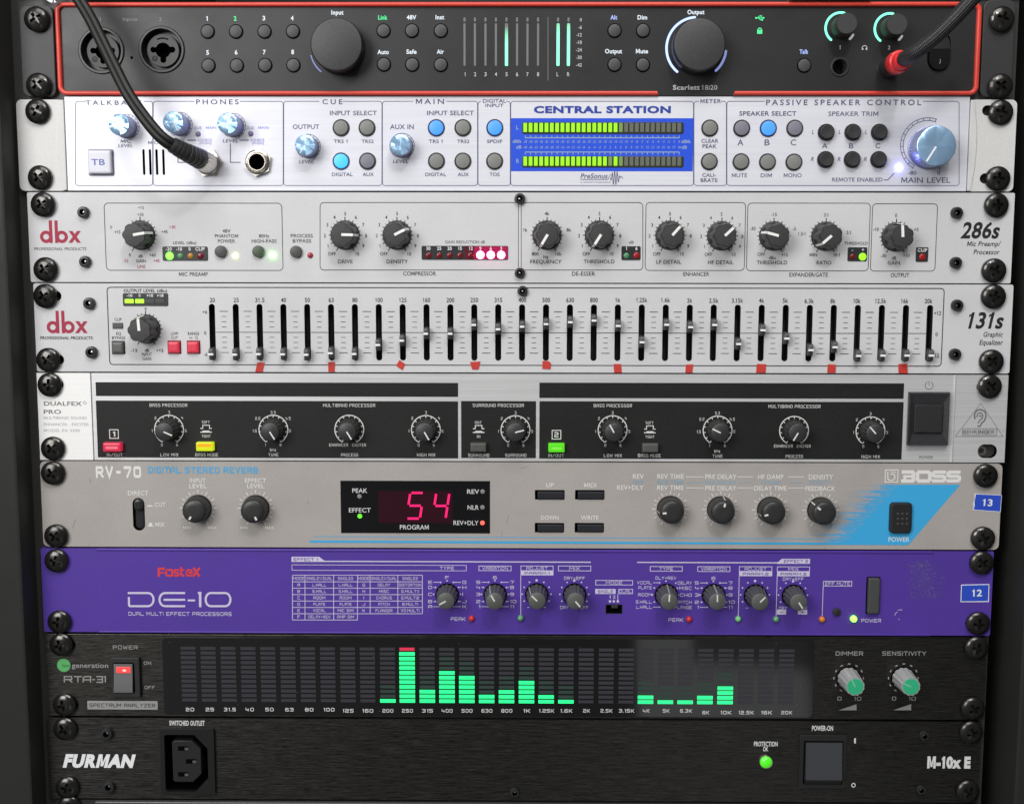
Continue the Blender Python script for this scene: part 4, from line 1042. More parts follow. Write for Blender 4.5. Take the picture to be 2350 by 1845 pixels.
# ------------------------------------------------------------------ unit 5: sound enhancer
def build_enhancer():
    u = unit(4, 'sound_enhancer', 'brushed aluminium sound enhancer with black inlaid strips and a square black power switch', 'enhancer')
    alu = mat('brushed_aluminium', (.62, .62, .625), .38, .35, brush=.14, bump=.10, grain=.6)
    cap = mat('bright_aluminium', (.86, .86, .85), .42, .1, brush=.04)
    ink_ = mat('inlay_black', (.016, .016, .016), .42, spec=.3, speck=.25, smudge=.3, dust=3.0)
    wp = ink('cream_print', (.66, .66, .64)); pr = ink('thin_grey_print', (.16, .16, .16)); pr2 = ink('thin_pale_print', (.42, .42, .42))
    zt, zb = -4 * HU - .35, -5 * HU + .35
    fr('C1'); xa, xs_ = pt(240, 312).x, pt(580, 312).x
    fr('C3'); xr, xe = pt(1733, 330).x, pt(2066, 330).x
    f = Part('faceplate', u); f.holed([(xs_, zb), (xr, zb), (xr, zt), (xs_, zt)], [], 0, alu, -3)
    fr('C1')
    T(f, '1', 712, 424, 16, 32, wp, 'Q'); 
    for a, b in ((('C1', 598, 103), ('C2', 738, 190)), (('C2', 1245, 106), ('C3', 1426, 202))):
        pa, pb = S(*a), S(*b); fr('S'); f.prism(rbox(pa[0], 840 + pa[1] , pb[0], 840 + pb[1], 1.5) if False else rbox(pa[0], pa[1], pb[0], pb[1], 1.2), .0, .06, ink_)
    inl = []
    for a, b in ((('C1', 605, 218), ('C2', 738, 573)), (('C2', 757, 219), ('C2', 1224, 574)), (('C2', 1245, 222), ('C3', 1418, 580))):
        pa, pb = S(*a), S(*b); fr('S'); f.prism(rbox(pa[0], pa[1], pb[0], pb[1], 1.2), .0, .06, ink_)
    B = .14
    K6 = (('0', -45, 95), ('1', -106, 8), ('2', -85, -72), ('3', 0, -108), ('4', 82, -73), ('5', 104, 8), ('6', 50, 95))
    KT = (('1', -50, 95), ('1.5', -117, 8), ('2.2', -98, -70), ('3.3', -2, -107), ('4.5', 92, -70), ('5', 104, 8), ('8', 45, 95))
    knobs = []
    def dial(n_, x, y, v, lab, ly, lw, kind):
        fr(n_); cur_ = f
        ringp(f, x, y, 90, 6, -150, 150, wp, B); ticks(f, x, y, 76, 90, range(-150, 151, 25), 5, wp, B)
        for s_, dx, dy in (K6 if kind == 6 else KT if kind == 7 else ()): T(f, s_, x + dx, y + dy, None, 18, wp, 'z', base=B)
        T(f, lab, x + (2 if kind != 7 else 0), ly, lw, 19, wp, 'z', base=B)
        if kind == 7: T(f, 'kHz', x - 2, ly - 31, 38, 18, wp, 'z', base=B)
        if kind == 8: T(f, 'ENHANCER', x - 66, y + 96, 118, 18, wp, 'z', base=B); T(f, 'EXCITER', x + 61, y + 96, 86, 18, wp, 'z', base=B)
        knobs.append((n_, x, y, v))
    dial('C1', 1056, 396, (45, 20), 'LOW MIX', 553, 112, 6); dial('C1', 1707, 396, (28, 45), 'TUNE', 553, 62, 7)
    dial('C2', 59, 396, (28, 45), 'PROCESS', 554, 107, 8); dial('C2', 537, 398, (25, 44), 'HIGH MIX', 554, 115, 6)
    dial('C2', 1096, 399, (46, -12), 'SURROUND', 556, 132, 6); dial('C2', 1702, 399, (-22, -40), 'LOW MIX', 558, 113, 6)
    dial('C3', 263, 401, (-46, -22), 'TUNE', 561, 62, 7); dial('C3', 740, 403, (-26, 44), 'PROCESS', 563, 108, 8); dial('C3', 1217, 406, (-30, -34), 'HIGH MIX', 565, 115, 6)
    fr('C1')
    T(f, 'BASS PROCESSOR', 1052, 244, 236, 20, wp, 'z', base=B); T(f, 'IN/OUT', 716, 553, 97, 19, wp, 'z', base=B); T(f, 'BASS MODE', 1291, 553, 142, 19, wp, 'z', base=B)
    def sq(n_, x, y): fr(n_); bxl(f, x - 27, y - 27, x + 27, y + 27, 5, wp, 0, B)
    sq('C1', 712, 424); sq('C2', 1352, 428); T(f, '2', 1352, 428, 26, 32, wp, 'Q', base=B)
    fr('C1'); T(f, '1', 712, 424, 14, 32, wp, 'Q', base=B)
    def sicon(n_, x, y, a, b, wa, wb):
        fr(n_); T(f, a, x - 2, y - 32, wa, 17, wp, 'z', base=B); T(f, b, x, y + 55, wb, 17, wp, 'z', base=B)
        Ln(f, [(x - 36, y + 7), (x - 21, y + 7), (x - 21, y - 13), (x + 21, y - 13), (x + 21, y + 7), (x + 36, y + 7)], 5, wp, B)
        Ln(f, [(x - 36, y + 30), (x + 36, y + 30)], 6, wp, B); Ln(f, [(x - 22, y + 24), (x + 22, y + 24)], 7, wp, B + .01)
    sicon('C1', 1287, 382, 'SOFT', 'TIGHT', 48, 55); sicon('C2', 866, 384, 'OUT', 'IN', 42, 20); sicon('C2', 1935, 386, 'SOFT', 'TIGHT', 48, 56)
    fr('C2')
    for s_, x, y, w_ in (('MULTIBAND PROCESSOR', 58, 245, 326), ('SURROUND PROCESSOR', 989, 245, 320), ('SURROUND', 866, 556, 132), ('BASS PROCESSOR', 1704, 247, 240), ('IN/OUT', 1350, 557, 97), ('BASS MODE', 1932, 558, 142)): T(f, s_, x, y, w_, 20, wp, 'z', base=B)
    fr('C3'); T(f, 'MULTIBAND PROCESSOR', 743, 252, 325, 20, wp, 'z', base=B)
    T(f, 'POWER', 1565, 569, 86, 17, pr); ringp(f, 1583, 121, 24, 4, 25, 335, pr); Ln(f, [(1583, 92), (1583, 121)], 4, pr)
    f.done()
    # end caps
    e = Part('rack_ear', u); e.holed([(xa, zb), (xs_ - .6, zb), (xs_ - .6, zt), (xa, zt)], [slot_hole('C1', 310, 115, 366)], .12, cap, -3)
    fr('C1')
    T(e, 'DUALFEX', 393, 234, 236, 25, pr, base=.18); T(e, 'PRO', 328, 285, 108, 25, pr, base=.18); ringp(e, 530, 228, 9, 2, 0, 360, pr, .18)
    T(e, 'MULTIBAND SOUND', 407, 323, 268, 17, pr2, 'l', base=.18); T(e, 'ENHANCER - EXCITER', 415, 363, 282, 17, pr2, 'l', base=.18); T(e, 'MODEL EX 3200', 386, 401, 224, 17, pr2, 'l', base=.18); e.done()
    e = Part('rack_ear', u); fr('C3'); e.holed([(xr + .3, zb), (xe, zb), (xe, zt), (xr + .3, zt)], [slot_hole('C3', 1910, 130, 1950), (rbox(1886, 488, 2006, 574, 42, 7), 3.4, K_void)], .12, alu, -3)
    e.prism([(xr - .4, zb), (xr + .6, zb), (xr + .6, zt), (xr - .4, zt)], .0, .6, alu, .3)
    fr('C3'); e.lathe(*XZ(1925, 535), [(30 * kx(1925, 535), -3.2), (30 * kx(1925, 535), -2.9), (18 * kx(1925, 535), -2.9), (17 * kx(1925, 535), -3.1)], K_satin, 24)
    e.done()
    lg = Part('logo', u); fr('C3')
    lg.path([XZ(1905, 232), XZ(2044, 439), XZ(1746, 439)], 2.6 * kx(1900, 400), lay(.18), pr, True)
    bxl(lg, 1791, 390, 2004, 432, 3, pr, 0, .18)
    T(lg, 'BEHR', 1840, 411, 88, 24, pr, base=.18); T(lg, 'ING', 1918, 411, 62, 24, pr, 'k', base=.18); T(lg, 'ER', 1972, 411, 42, 24, pr, base=.18)
    Ln(lg, [(1868, 330), (1866, 300), (1880, 276), (1906, 270), (1932, 284), (1938, 312), (1928, 340), (1910, 356), (1902, 374), (1884, 376)], 9, pr, .18)
    Ln(lg, [(1880, 318), (1886, 296), (1906, 290), (1918, 304), (1914, 326), (1898, 340), (1888, 356)], 7, pr, .18)
    Ln(lg, [(1892, 312), (1904, 306), (1906, 320)], 5, pr, .18); lg.done()
    # knobs
    kb = mat('ribbed_black', (.03, .03, .03), .42, speck=.25, dust=2)
    for n_, x, y, v in knobs:
        fr(n_); cx, cz = XZ(x, y); R = 68 * kx(x, y); h = 9; p = Part('knob', u)
        p.lathe(cx, cz, [(R, .1), (R, 1.0), (R * .92, 3), (R * .86, h - .8), (R * .8, h - .2)], kb, 90, 15, .09, (2, 4)); p.lathe(cx, cz, [(R * .81, h - .25), (R * .74, h), (0, h)], mat('knob_top_black', (.028, .028, .029), .45), 40); o = p.done((cx, 0, cz), 45)
        q = Part('pointer', o); a = dirv(v); bar(q, cx, cz, a, -R * .02, R * .80, R * .12, h - .2, h + .08, K_white); q.done()
    # lit and unlit keys
    red = mat('key_lit_red', (.30, .015, .04), .3, emit=(1., .03, .10), es=.42); yel = mat('key_lit_amber', (.25, .2, .01), .3, emit=(.62, .80, .005), es=.8); grn = mat('key_lit_green', (.05, .25, .01), .3, emit=(.10, .85, .005), es=.62); org = mat('key_lit_orange', (.3, .15, .01), .3, emit=(1., .42, .005), es=.75); off = mat('key_smoke', (.085, .085, .08), .32)
    cav = mat('key_cavity', (.01, .01, .01), .5)
    for n_, x, y, w_, mt, hot in (('C1', 712, 501, 112, red, None), ('C1', 1287, 498, 106, yel, 1), ('C2', 866, 503, 98, off, None), ('C2', 1351, 505, 100, grn, None), ('C2', 1934, 506, 100, off, None)):
        fr(n_); p = Part('button', u, {red: 'lit red button', yel: 'lit amber button', grn: 'lit green button'}.get(mt))
        p.prism(cbox(x, y, w_ + 14, 66, 4), .05, .16, cav); p.prism(cbox(x, y, w_, 54, 5), .1, 3.6, mt, .7)
        if hot: p.poly(cbox(x, y - 10, w_ - 20, 20, 2), 3.61, org)
        elif mt in (red, grn): p.poly(cbox(x, y + 2, w_ - 36, 16, 6), 3.61, mat('key_core_' + ('red' if mt is red else 'green'), (.3, .1, .1) if mt is red else (.1, .3, .05), .3, emit=(1., .16, .24) if mt is red else (.22, 1., .03), es=.6))
        p.done(ang=25)
    # power switch
    fr('C3'); s_ = Part('power_switch', u); bz = mat('bezel_black', (.025, .025, .028), .38, speck=.2, dust=2)
    o = rbox(1446, 161, 1700, 491); i_ = rbox(1474, 232, 1660, 414); n = 4
    s_.prism(o, 0, 2.0, bz)
    O = [(box2(1446, 161, 1700, 491)[a], box2(1446, 161, 1700, 491)[b]) for a, b in ((0, 1), (2, 1), (2, 3), (0, 3))]; I = [(box2(1474, 232, 1660, 414)[a], box2(1474, 232, 1660, 414)[b]) for a, b in ((0, 1), (2, 1), (2, 3), (0, 3))]
    O2 = inset(O, .5)
    s_.add([(x, 2.0, z) for x, z in O] + [(x, 3.2, z) for x, z in O2], [(i, (i + 1) % 4, 4 + (i + 1) % 4, 4 + i) for i in range(4)], bz)
    s_.add([(x, 3.2, z) for x, z in O2] + [(x, 2.15, z) for x, z in I], [(i, (i + 1) % 4, 4 + (i + 1) % 4, 4 + i) for i in range(4)], bz)
    ob = s_.done(ang=10)
    r_ = Part('rocker', ob); b = box2(1478, 238, 1655, 411); r_.prism(rr(*b, .5, 3), 1.8, 3.4, K_plastic, .4); r_.done()
build_enhancer()
# ------------------------------------------------------------------ unit 6: reverb
def build_reverb():
    u = unit(5, 'reverb_unit', 'warm grey reverb unit with red number display and blue wedge around its power button', 'reverb')
    pa = mat('warm_grey_paint', (.37, .345, .325), .5, speck=.07, smudge=.07, bump=.03)
    wp = ink('soft_white_print', (.70, .69, .68)); blu = ink('sky_print', (.045, .37, .69)); ghost = ink('faded_blue_print', (.22, .36, .48)); fog = ink('pale_sky_print', (.13, .37, .62)); fog2 = ink('faint_sky_print', (.25, .37, .48))
    zt, zb = -5 * HU - .3, -6 * HU + .4
    fr('C1'); x0 = pt(260, 860).x
    fr('C3'); x1 = pt(2030, 880).x
    f = Part('faceplate', u)
    fr('C1'); H = [pill(829, 822, 904, 1026, 6, K_gloss)]
    fr('C2')
    for x, y, w_ in ((1310, 803, 186), (1560, 803, 184), (1308, 1008, 183), (1557, 1008, 183)): H.append((cbox(x, y, w_, 60, 4, 2), 4, K_void))
    fr('C3'); H.append((rbox(1325, 840, 1478, 1048, 34), 3, K_void))
    f.holed(rr(x0, zb, x1, zt, 2.6), H, 0, pa, -3)
    fr('C1')
    T(f, 'RV-70', 740, 661, 283, 74, wp, 'H'); T(f, 'DIGITAL STEREO REVERB', 1267, 649, 684, 40, blu, 'Q')
    for s_, x, y, w_, h_ in (('INPUT', 1235, 713, 100, 26), ('LEVEL', 1236, 748, 108, 26), ('EFFECT', 1596, 713, 132, 26), ('LEVEL', 1597, 748, 108, 26), ('DIRECT', 863, 792, 128, 27), ('CUT', 1000, 864, 68, 27), ('MIX', 1000, 988, 58, 27)): T(f, s_, x, y, w_, h_, wp)
    for x in (1168, 1525): T(f, 'MIN', x, 1008, 48, 18, wp); T(f, 'MAX', x + 158, 1008, 56, 18, wp)
    f.poly([XZ(918, 876), XZ(924, 868), XZ(946, 868), XZ(958, 876)], lay(), wp); bxf(f, 922, 994, 958, 1000, wp, 0, .06); bxf(f, 930, 978, 950, 994, wp, 0, .06)
    KN = [('C1', 1238, 886, (-24, 42)), ('C1', 1598, 887, (22, 44)), ('C2', 2062, 892, (-50, 5)), ('C3', 281, 894, (8, -46)), ('C3', 593, 897, (-46, 12)), ('C3', 906, 899, (-34, -30))]
    for n_, x, y, v in KN:
        fr(n_); ticks(f, x, y, 92, 110, range(-150, 151, 60), 5, wp); ticks(f, x, y, 95, 116, [a for a in range(-150, 151, 30)], 5, wp); ticks(f, x, y, 93, 104, [a for a in range(-135, 150, 30)], 4, wp)
    fr('C2')
    for s_, x, y, w_, h_ in (('UP', 1312, 742, 48, 26), ('MIDI', 1562, 743, 75, 26), ('DOWN', 1310, 946, 110, 26), ('WRITE', 1560, 946, 112, 26), ('REV', 1863, 688, 68, 29), ('REV+DLY', 1813, 758, 165, 29), ('REV TIME', 2064, 688, 165, 28), ('REV TIME', 2063, 759, 164, 28)): T(f, s_, x, y, w_, h_, wp)
    T(f, 'NLR', 1865, 723, 65, 24, ghost); T(f, 'NLR TIME', 2063, 724, 164, 24, ghost)
    fr('C3')
    for s_, x, y, w_, h_ in (('PRE DELAY', 284, 690, 195, 28), ('HF DAMP', 595, 691, 160, 28), ('DENSITY', 908, 692, 152, 28), ('PRE DELAY', 283, 761, 194, 28), ('DELAY TIME', 593, 762, 204, 28), ('FEEDBACK', 905, 764, 187, 28), ('POWER', 1395, 1081, 130, 28)): T(f, s_, x, y, w_, h_, wp)
    for s_, x, w_ in (('PRE DELAY', 284, 195), ('HF DAMP', 595, 120), ('DENSITY', 900, 130)): T(f, s_, x, 727, w_, 22, ghost)
    for a, b in ((64, 176), (385, 485), (703, 803)):
        Ln(f, [(a, 691), (b, 691)], 4, wp); Ln(f, [(a, 760), (b, 760)], 4, wp); Ln(f, [(a + 8, 727), (b - 8, 727)], 4, ghost)
    # blue wedge with a ragged, fading left edge
    def right(y): return 1780 - (y - 738) * (1780 - 1452) / (1120 - 738)
    rows = 30; dy = (1108 - 740) / rows
    for i in range(rows):
        y0 = 740 + i * dy; ym = y0 + dy / 2; t = i / rows
        core = 1395 - 345 * t + 20 * sin(i * 1.7) + 12 * sin(i * 2.9 + 1); mid = core - (95 + 28 * sin(i * 2.3 + .5)); tail = mid - (90 + 45 * sin(i * 5.1 + t))
        f.poly([XZ(core, y0), XZ(right(y0), y0), XZ(right(y0 + dy), y0 + dy), XZ(core, y0 + dy)], .052 + (i % 2) * .0012, blu)
        f.poly([XZ(core + 2, y0 + dy * .02), XZ(core + 2, y0 + dy * .98), XZ(mid, ym + dy * .24), XZ(mid, ym - dy * .24)], .0495, blu)
        f.poly([XZ(mid + 2, ym + dy * .23), XZ(mid + 2, ym - dy * .23), XZ(tail, ym - dy * .08), XZ(tail, ym + dy * .08)], .0465, fog)
        Ln(f, [(core - 40, y0), (mid - 20 - 30 * sin(i * 3.3), y0)], dy * .2, fog, .036)
        Ln(f, [(tail + 10, ym), (tail - 70 - 40 * sin(i * 4.1), ym)], dy * .10, fog2, .034)
    fr('C2'); scr = ink('scratch_grey', (.20, .19, .18))
    for P in ([(1053, 928), (1046, 960), (1040, 984)], [(1012, 1030), (1006, 1066)], [(1120, 640), (1170, 628)], [(610, 1066), (640, 1069)]): Ln(f, P, 2.2, scr)
    fr('C1')
    for P in ([(1052, 624), (1062, 660), (1060, 672)], [(560, 700), (566, 728)], [(1920, 842), (1922, 858)], [(470, 960), (452, 1012)]): Ln(f, P, 3, scr)
    fr('S'); a = S('C1', 1932, 1094); b = S('C3', 1458, 1110)
    Ln(f, [(a[0], a[1]), ((a[0] + b[0]) / 2, (a[1] + b[1]) / 2), (b[0], b[1])], 5.2, blu); a = S('C1', 1958, 1062); b = S('C3', 1000, 1078)
    Ln(f, [(a[0], a[1]), (b[0], b[1])], 1.8, fog)
    f.done()
    lg = Part('logo', u); fr('C3'); wl = wp
    bxl(lg, 1310, 648, 1388, 724, 6, wl); lg.path([XZ(1326, 660), XZ(1326, 706), XZ(1340, 714), XZ(1358, 712), XZ(1370, 698), XZ(1368, 680), XZ(1356, 672), XZ(1340, 676)], 7 * kx(1340, 690), lay(), wl); Ln(lg, [(1340, 660), (1372, 660), (1372, 668)], 5, wl)
    def blk(P, w_=24): lg.path([XZ(*q) for q in P], w_ * kx(1600, 690), lay(), wl)
    y0, y1, ym = 661, 717, 688
    for x in (1412,): blk([(x, y0), (x + 68, y0), (x + 74, y0 + 8), (x + 74, ym - 8), (x + 66, ym), (x + 74, ym + 8), (x + 74, y1 - 6), (x + 66, y1), (x - 4, y1)], 23); blk([(x + 20, 680), (x + 20, 716)], 20); blk([(x + 22, ym), (x + 66, ym)], 16)
    x = 1512; lg.path([XZ(*q) for q in ((x + 8, y0), (x + 66, y0), (x + 76, y0 + 9), (x + 76, y1 - 9), (x + 66, y1), (x + 8, y1), (x - 1, y1 - 9), (x - 1, y0 + 9))], 23 * kx(1600, 690), lay(), wl, True)
    for x in (1606, 1698): blk([(x + 82, y0 + 1), (x + 12, y0 + 1), (x + 4, y0 + 7), (x + 4, ym - 6), (x + 12, ym), (x + 66, ym), (x + 74, ym + 6), (x + 74, y1 - 8), (x + 66, y1 - 1), (x - 6, y1 - 1)], 22)
    lg.done()
    # rotary knobs with a dished top
    kb = mat('reverb_knob', (.024, .024, .024), .40, speck=.2); ks = mat('reverb_knob_side', (.026, .025, .024), .5)
    for n_, x, y, v in KN:
        fr(n_); cx, cz = XZ(x, y); R = 82 * kx(x, y); h = 8.6; p = Part('knob', u); a = dirv(v)
        p.lathe(cx, cz, [(R * 1.03, .1), (R * 1.03, .6), (R, .9)], K_void, 60); p.lathe(cx, cz, [(R, .9), (R * .94, h - 2), (R * .92, h - 1.6)], ks, 120, 40, .03, (0, 2)); p.lathe(cx, cz, [(R * .915, h - 1.6), (R * .84, h - .5), (R * .74, h), (R * .4, h + .12), (0, h + .15)], kb, 60); o = p.done((cx, 0, cz), 45)
        q = Part('pointer', o); bar(q, cx, cz, a, R * .44, R * .72, R * .14, h - .4, h + .14, wp); sidebar(q, cx, cz, a, [(R * .92, h - 1.6), (R * .95, h - 2.4), (R, .9)], R * .08, wp, .08); q.done()
    # display
    fr('S'); a, b = S('C1', 2127, 716), S('C2', 937, 1042); d = Part('display', u); d.prism(rbox(a[0], a[1], b[0], b[1], .5), -.2, .25, mat('display_black', (.006, .006, .007), .14, spec=.4, dust=1.5), .12)
    fr('C2'); B = .31; dw = ink('display_print', (.60, .60, .60))
    for s_, x, y, w_, h_ in (('PEAK', 125, 776, 94, 27), ('EFFECT', 125, 898, 136, 27), ('PROGRAM', 465, 1004, 180, 28), ('REV', 832, 782, 75, 27), ('NLR', 832, 881, 70, 27), ('REV+DLY', 787, 977, 156, 27)): T(d, s_, x, y, w_, h_, dw, base=B)
    d.prism(rbox(240, 780, 702, 978), .2, .3, mat('display_maroon', (.014, .002, .006), .2, emit=(.5, .0, .06), es=.022))
    d.done()
    dg = glow('digit_red', (1., .016, .16), 1.35); p = Part('digit', u, 'glowing red 5')
    def segs(p, x0, x1, y0, y1, sh, on):
        ym = (y0 + y1) / 2
        def q(x, y): return (x + sh * (ym - y) / (y1 - y0), y)
        g = 7; S_ = dict(a=((x0 + g, y0), (x1 - g, y0)), b=((x1, y0 + g), (x1, ym - g)), c=((x1, ym + g), (x1, y1 - g)), d=((x0 + g, y1), (x1 - g, y1)), e=((x0, ym + g), (x0, y1 - g)), f=((x0, y0 + g), (x0, ym - g)), g=((x0 + g, ym), (x1 - g, ym)))
        for k_ in on: Ln(p, [q(*S_[k_][0]), q(*S_[k_][1])], 14, dg, .36)
    segs(p, 428, 512, 790, 950, 24, 'afgcd'); p.done(); p = Part('digit', u, 'glowing red 4'); segs(p, 590, 672, 790, 952, 24, 'fgbc'); p.done()
    gr = mat('led_grey', (.22, .22, .215), .4)
    for x, y, mt, l_ in ((123, 812, gr, None), (891, 782, gr, None), (890, 880, gr, None), (125, 935, glow('led_green2', (.12, .9, .03), 1.8), 'lit green light'), (890, 977, glow('led_red', (1., .10, .07), 2.2), 'lit red light')):
        cx, cz = XZ(x, y); k = kx(x, y); q = Part('led', u, l_); q.lathe(cx, cz, [(14 * k, .2), (14 * k, .4), (9 * k, .5), (0, .53)], mt, 20); q.done((cx, 0, cz))
    # keys, slide switch, power button
    kk = mat('key_navy_black', (.02, .021, .026), .3)
    for x, y, w_ in ((1310, 803, 186), (1560, 803, 184), (1308, 1008, 183), (1557, 1008, 183)):
        p = Part('button', u); p.prism(cbox(x + 6, y + 2, w_ - 22, 44, 4), -3.5, 1.0, kk, .5); p.done()
    fr('C1'); p = Part('slide_switch', u); b = box2(836, 826, 898, 905); p.prism(rr(b[0], box2(836, 826, 898, 1020)[1], b[2], b[3], 2.3, 7), -5.5, -.9, mat('slider_gloss', (.018, .018, .02), .3), .9)
    p.prism(rr(*box2(838, 828, 896, 900), 2.2, 7), -1.5, 1.6, mat('slider_gloss', (.018, .018, .02), .3), .9); p.done()
    fr('C3'); p = Part('power_button', u); o = rbox(1332, 848, 1471, 1040, 26); p.prism(o, -2.8, 2.2, mat('power_key', (.018, .018, .019), .35), .9)
    for i in range(3):
        for j in range(3): p.lathe(*XZ(1381 + 28 * i, 917 + 31 * j), [(9 * kx(1400, 940), 2.15), (7 * kx(1400, 940), 2.45), (0, 2.6)], mat('grip_dots', (.05, .05, .05), .4), 10)
    p.done()
build_reverb()
# ------------------------------------------------------------------ unit 7: effects processor
def build_effects():
    u = unit(6, 'effects_processor', 'purple dual effects processor with a white printed mode table and eight grey knobs', 'effects processor')
    pu = mat('violet_paint', (.078, .036, .31), .42, speck=.06, smudge=.10, bump=.03)
    wp = ink('lavender_white_print', (.58, .54, .70)); vp = ink('violet_print', (.085, .05, .33)); rd = ink('fostex_red', (.62, .05, .06))
    zt, zb = -6 * HU - .5, -7 * HU + .35
    fr('E1'); x0 = pt(264, 310).x
    fr('E3'); x1 = pt(1976, 330).x
    f = Part('faceplate', u); fr('E2'); MSW = (rbox(1661, 401, 1761, 454), 2.2, K_void); fr('E3'); f.holed(rr(x0, zb, x1, zt, .7), [slot_hole('E3', 1865, 140, 1905, 30), slot_hole('E3', 1838, 516, 1885, 30), MSW], 0, pu, -3)
    fr('E1'); xa = pt(602, 60).x
    fr('E3'); xb = pt(1612, 66).x
    f.prism([(xa, zt - 1.15), (xb, zt - 1.15), (xb, zt + .05), (xa, zt + .05)], -.5, .5, pu, .35)
    f.prism([(xa, zb - .2), (xb, zb - .2), (xb, zb + .7), (xa, zb + .7)], -.5, .5, pu, .3)
    fr('E1')
    T(f, 'DUAL MULTI EFFECT PROCESSORS', 1124, 457, 644, 23, wp, 'w')
    # DE-10 wordmark from broad strokes
    def st(P, wd=13, closed=False): f.path([XZ(*q) for q in P], wd * kx(1100, 370), lay(), wp, closed)
    def rnd_(x0_, y0_, x1_, y1_, r, a0, a1, cx, cy): return [(cx + r[0] * cos(rad(a0 + (a1 - a0) * i / 8)), cy + r[1] * sin(rad(a0 + (a1 - a0) * i / 8))) for i in range(9)]
    st([(798, 327), (925, 327)] + rnd_(0, 0, 0, 0, (34, 41), -90, 90, 925, 368) + [(812, 409), (806, 404), (805, 352)])
    st([(1156, 327), (1030, 327)] + rnd_(0, 0, 0, 0, (34, 41), -90, -270, 1030, 368) + [(1156, 409)]); st([(1022, 369), (1156, 369)])
    st([(1172, 373), (1218, 373)], 12); st([(1236, 327), (1250, 327), (1250, 415)], 15)
    st([(1315, 327), (1408, 327)] + rnd_(0, 0, 0, 0, (31, 41), -90, 90, 1408, 368) + [(1315, 409)] + rnd_(0, 0, 0, 0, (31, 41), 90, 270, 1315, 368), 13, True)
    # tags and rules
    f.poly([XZ(1820, 101), XZ(1992, 101), XZ(2026, 126), XZ(2176, 126), XZ(2176, 133), XZ(1820, 133)], lay(), wp); T(f, 'EFFECT 1', 1908, 118, 150, 18, vp, 'w', base=.16)
    fr('S'); a, b = S('E1', 2170, 129.5), S('E2', 1567, 135); Ln(f, [(a[0], a[1]), (b[0], b[1])], 2.6, wp)
    a, b = S('E1', 1823, 153), S('E2', 789, 187); bxl(f, a[0], a[1], b[0], b[1], 1.3, wp)
    fr('E2')
    def tagbox(x0_, y0_, x1_, y1_, s_, w_, inv=False, wd=4):
        if inv: bxf(f, x0_, y0_, x1_, y1_, wp, 0, .05); T(f, s_, (x0_ + x1_) / 2, (y0_ + y1_) / 2, w_, y1_ - y0_ - 12, vp, 'w', base=.16)
        else: bxl(f, x0_ + 2, y0_ + 2, x1_ - 2, y1_ - 2, wd, wp); T(f, s_, (x0_ + x1_) / 2, (y0_ + y1_) / 2, w_, (y1_ - y0_) * .60, wp, 'w')
    T(f, 'TYPE', 668, 173, 88, 21, wp, 'w')
    tagbox(866, 157, 1071, 190, 'VARIATION', 160); tagbox(1128, 157, 1333, 190, 'ADJUST', 134); tagbox(1128, 189, 1333, 217, 'PARAM.1', 156, True); tagbox(1362, 157, 1568, 191, 'MIX', 65)
    tagbox(1595, 247, 1829, 279, 'MODE', 104); tagbox(1594, 302, 1721, 333, 'SINGLE', 96, True); tagbox(1738, 302, 1829, 333, 'DUAL', 78)
    T(f, '1', 1686, 352, 8, 20, wp); T(f, '2', 1712, 352, 18, 20, wp)
    for x in (1686, 1710, 1735): dot(f, x, 379, 8, wp)
    Ln(f, [(1735, 333), (1735, 379)], 4, wp); Ln(f, [(1129, 217), (1129, 470)], 4, wp)
    a = S('E2', 1855, 136); b = S('E3', 640, 139); fr('S'); Ln(f, [(a[0], a[1]), (b[0], b[1])], 2.6, wp)
    fr('E3'); f.poly([XZ(632, 142), XZ(664, 114), XZ(840, 114), XZ(840, 145), XZ(632, 145)], lay(), wp); T(f, 'EFFECT 2', 752, 129, 150, 18, vp, 'w', base=.16)
    fr('E2'); tagbox(1935, 160, 2139, 193, 'TYPE', 86)
    fr('E3'); tagbox(137, 161, 342, 195, 'VARIATION', 160); tagbox(397, 161, 604, 194, 'ADJUST', 136); tagbox(397, 193, 604, 222, 'PARAM.2', 160, True); tagbox(634, 162, 839, 195, 'MIX', 65); tagbox(634, 194, 838, 223, 'PARAM.3', 160, True); tagbox(922, 252, 1102, 286, 'EFF MUTE', 155)
    Ln(f, [(398, 222), (392, 470)], 4, wp); Ln(f, [(635, 222), (628, 470)], 4, wp); Ln(f, [(922, 284), (916, 470)], 4, wp)
    tagbox(633, 430, 691, 461, '-', 22, True); tagbox(764, 431, 823, 461, '+', 22, True)
    # mode table
    fr('E2'); cx_ = [-363.6 + .0, -285.6 - .0, -39, 110, 189, 362, 515]
    q = 2.72; cx_ = [(S('E1', v)[0] - 780) * q for v in (1826, 1904, 2083)] + [110, 189, 362, 515]
    ry = [216, 257, 297, 337, 377, 417, 456, 495]
    for i, y in enumerate(ry): Ln(f, [(cx_[0], y), (cx_[3] if i == 7 else cx_[6], y)], 4, wp)
    for i, x in enumerate(cx_): Ln(f, [(x, ry[0]), (x, ry[7] if i <= 3 else ry[6])], 4, wp)
    rows = [('MODE', 'SINGLE1/DUAL', 'SINGLE2', 'MODE', 'SINGLE1/DUAL', 'SINGLE2'), ('A', 'L.HALL', 'L.HALL', 'G', 'DELAY', 'DISTORTION'), ('B', 'S.HALL', 'S.HALL', 'H', 'MISC', 'G.MULTI1'), ('C', 'ROOM', 'ROOM', 'I', 'CHORUS', 'G.MULTI2'), ('D', 'PLATE', 'PLATE', 'J', 'PITCH', 'B.MULTI'), ('E', 'VOCAL', 'MIC SIM', 'K', 'FLANGER', 'VO.MULTI'), ('F', 'DELAY+REV', 'AMP SIM')]
